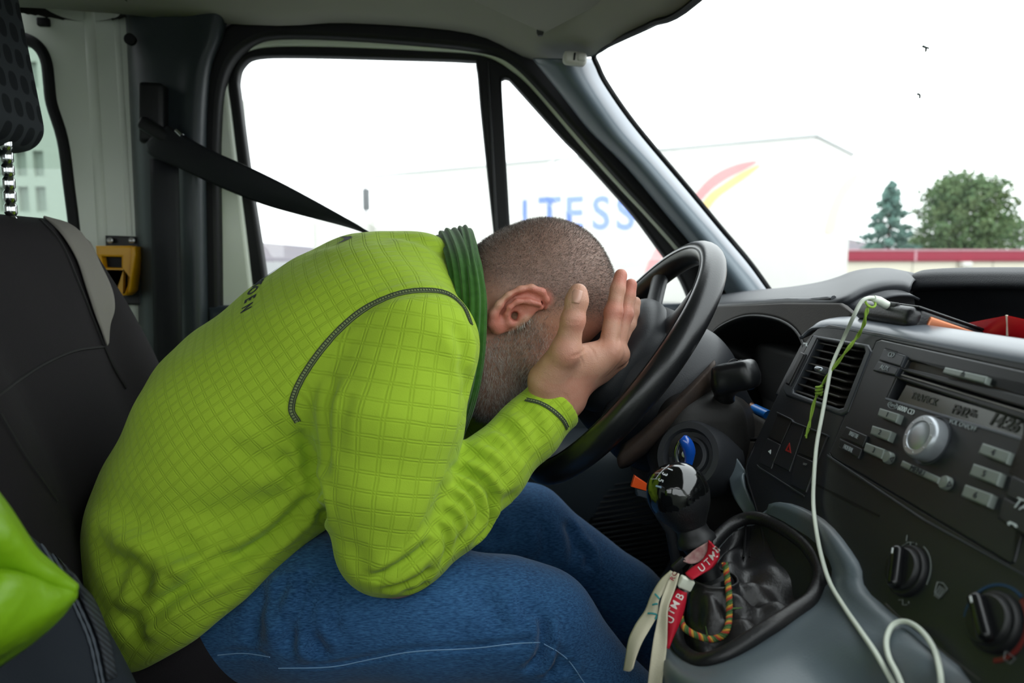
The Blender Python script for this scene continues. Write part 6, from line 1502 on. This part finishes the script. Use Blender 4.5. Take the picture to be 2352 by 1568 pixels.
# trees behind it
def tree(nm, label, px, ytop, Y, wpx, kind, cols, n=2600):
    k = Y/1700; x0 = (px-1061)*k; top = .95+(590-ytop)*k; base = -.9; Hh = top-base; Wd = wpx*k/2
    t_ = thing(nm, label, 'tree', 'trees behind the flat building'); r = np.random.default_rng(int(px))
    link('trunk', sweep_me('trunk', [(x0, Y, base), (x0+.05, Y, base+Hh*.5), (x0, Y, top-.1)], [.16, .10, .02], nseg=8), mat('bark', '#4a4038', .9), t_)
    ms = []
    for i in range(44 if kind else 30):
        h = .30+.68*i/(43 if kind else 29); a_ = i*2.4; rad = Wd*((1-h)*1.15+.06 if not kind else (.95 if h < .75 else 1.0)*math.sqrt(max(.05, 1-((h-.58)/.46)**2))*(.65+.35*r.random()))
        ms.append((np.array([x0, Y, base+Hh*h-.1]), np.array([math.cos(a_)*rad, math.sin(a_)*rad, rad*(.18 if kind else -.15)])))
    link('branches', join_me('branches', [sweep_me('b', [p, p+v*.5, p+v*.95], [.04, .025, .01], nseg=5) for p, v in ms]), mat('bark', '#4a4038', .9), t_)
    V, Fc = [], []
    for i in range(n):
        p, v = ms[r.integers(len(ms))]; s_ = .15+.9*r.random()**.7; c = p+v*s_+r.normal(0, .10 if not kind else .30, 3)*(1.2-.3*s_)
        d1 = nrm(r.normal(0, 1, 3)+nrm(v)); d2 = nrm(np.cross(d1, r.normal(0, 1, 3))); L, w2 = .26*(.6+.8*r.random()), .09
        b0 = len(V); V += [c-d1*L*.5, c+d2*w2, c+d1*L*.5, c-d2*w2, c+np.cross(d1, d2)*w2]; Fc += [(b0, b0+1, b0+4), (b0+1, b0+2, b0+4), (b0+2, b0+3, b0+4), (b0+3, b0, b0+4)]
    fo = link('foliage', mesh('foliage', V, Fc), mat(nm+'_needles', cols[0], .8, spec=.2, var=(1.2, cols[1], .7)), t_); fo['kind'] = 'stuff'
tree('blue_spruce', 'slim blue-green spruce beside the lorry behind the red-edged roof', 2066, 414, 46, 175, 0, ('#5f8078', '#7a9686'), 4500)
tree('pine_tree', 'broad dark green pine with gaps at the right, behind the red-edged roof', 2248, 408, 45, 235, 1, ('#557350', '#75855a'), 7500)
tree('pine_tree', 'low green pine at the far right edge behind the red-edged roof', 2372, 500, 52, 120, 1, ('#557350', '#75855a'), 1400)
tree('pine_tree', 'small low conifer between the slim spruce and the broad pine', 2140, 545, 58, 90, 1, ('#557350', '#75855a'), 1000)
# hills far away
hl = []
for d_, zf in ((300, 0), (500, .55), (700, 1.0), (1000, .7)):
    r = []
    for px in range(-1400, 2500, 130):
        zc = 14+9*math.sin(px*.004+1)+5*math.sin(px*.011)+(6 if px < 640 else 0); r.append((( px-1061)/1700*d_, d_, -1.5+zf*zc*d_/700))
    hl.append(r)
h_ = patch('hills', hl, mat('hill_scrub', '#56525e', .95, var=(.02, '#6d625c', .6)), n=3, thick=.5); tag(h_, 'low hazy purple-grey hills beyond the driver window', 'hills', kind='structure')
lp = thing('lamp_post', 'dark post with small boxes seen through the driver window above the shoulder', 'post')
yy = 40.; x = (848-1061)/1700*yy
lathe('post', [(.07, -.9), (.06, 4.6), (0, 4.62)], (x, yy, 0), (0, 0, 1), mat('post_grey', '#2a2f34', .6), lp, 12)
box('post_box', (x-.15, yy-.2, 3.4), (x+.2, yy+.1, 4.5), mat('post_grey', '#2a2f34', .6), lp, b=.03); box('post_box', (x-.12, yy-.2, 1.9), (x+.15, yy+.1, 2.5), mat('post_grey', '#2a2f34', .6), lp, b=.03)
kx = (775-1061)/1700*45.; ks_ = thing('kiosk', 'small blue-grey cabinet below the belt in the driver window', 'cabinet')
box('cabinet_body', (kx-.4, 45, -.9), (kx+.4, 45.8, 2.4), mat('cabinet_blue', '#7f92a3', .6), ks_, b=.04); box('cabinet_roof', (kx-.5, 44.9, 2.4), (kx+.5, 45.9, 2.6), mat('post_grey', '#2a2f34', .6), ks_, b=.03)
# flats behind the rear side window
fb = thing('apartment_building', 'pale building with rows of windows seen through the rear side window', 'building')
yb2 = 16.; bxm = lambda px: (px-1061)/1700*yb2; bzm = lambda py: .95+(590-py)/1700*yb2
cols_ = [(-150, -118), (-100, -68), (-52, -24), (2, 22), (30, 54), (62, 92), (102, 124), (138, 160)]
rows_ = [(438, 492), (362, 416), (268, 322), (176, 230)]
holes = [[(bxm(a_), bzm(d_)), (bxm(b_), bzm(d_)), (bxm(b_), bzm(c_)), (bxm(a_), bzm(c_))] for a_, b_ in cols_ for c_, d_ in rows_]
plate('building_wall', [[(bxm(-600), -.9), (bxm(330), -.9), (bxm(330), bzm(60)), (bxm(-600), bzm(60))]]+holes, (0, yb2, 0), EX, EZ, .25, mat('pale_render', '#c9cbc2', .85, var=(.4, '#bfc2b8', .4)), fb)
box('building_body', (bxm(-600), yb2+.24, -.9), (bxm(330), yb2+9, bzm(62)), mat('pale_render', '#c9cbc2', .85), fb, b=0)
for hi in holes:
    wf = box('window', (hi[0][0], yb2+.10, hi[0][1]), (hi[1][0], yb2+.20, hi[2][1]), mat('window_grey', '#a3a8a0', .4), fb, b=0)
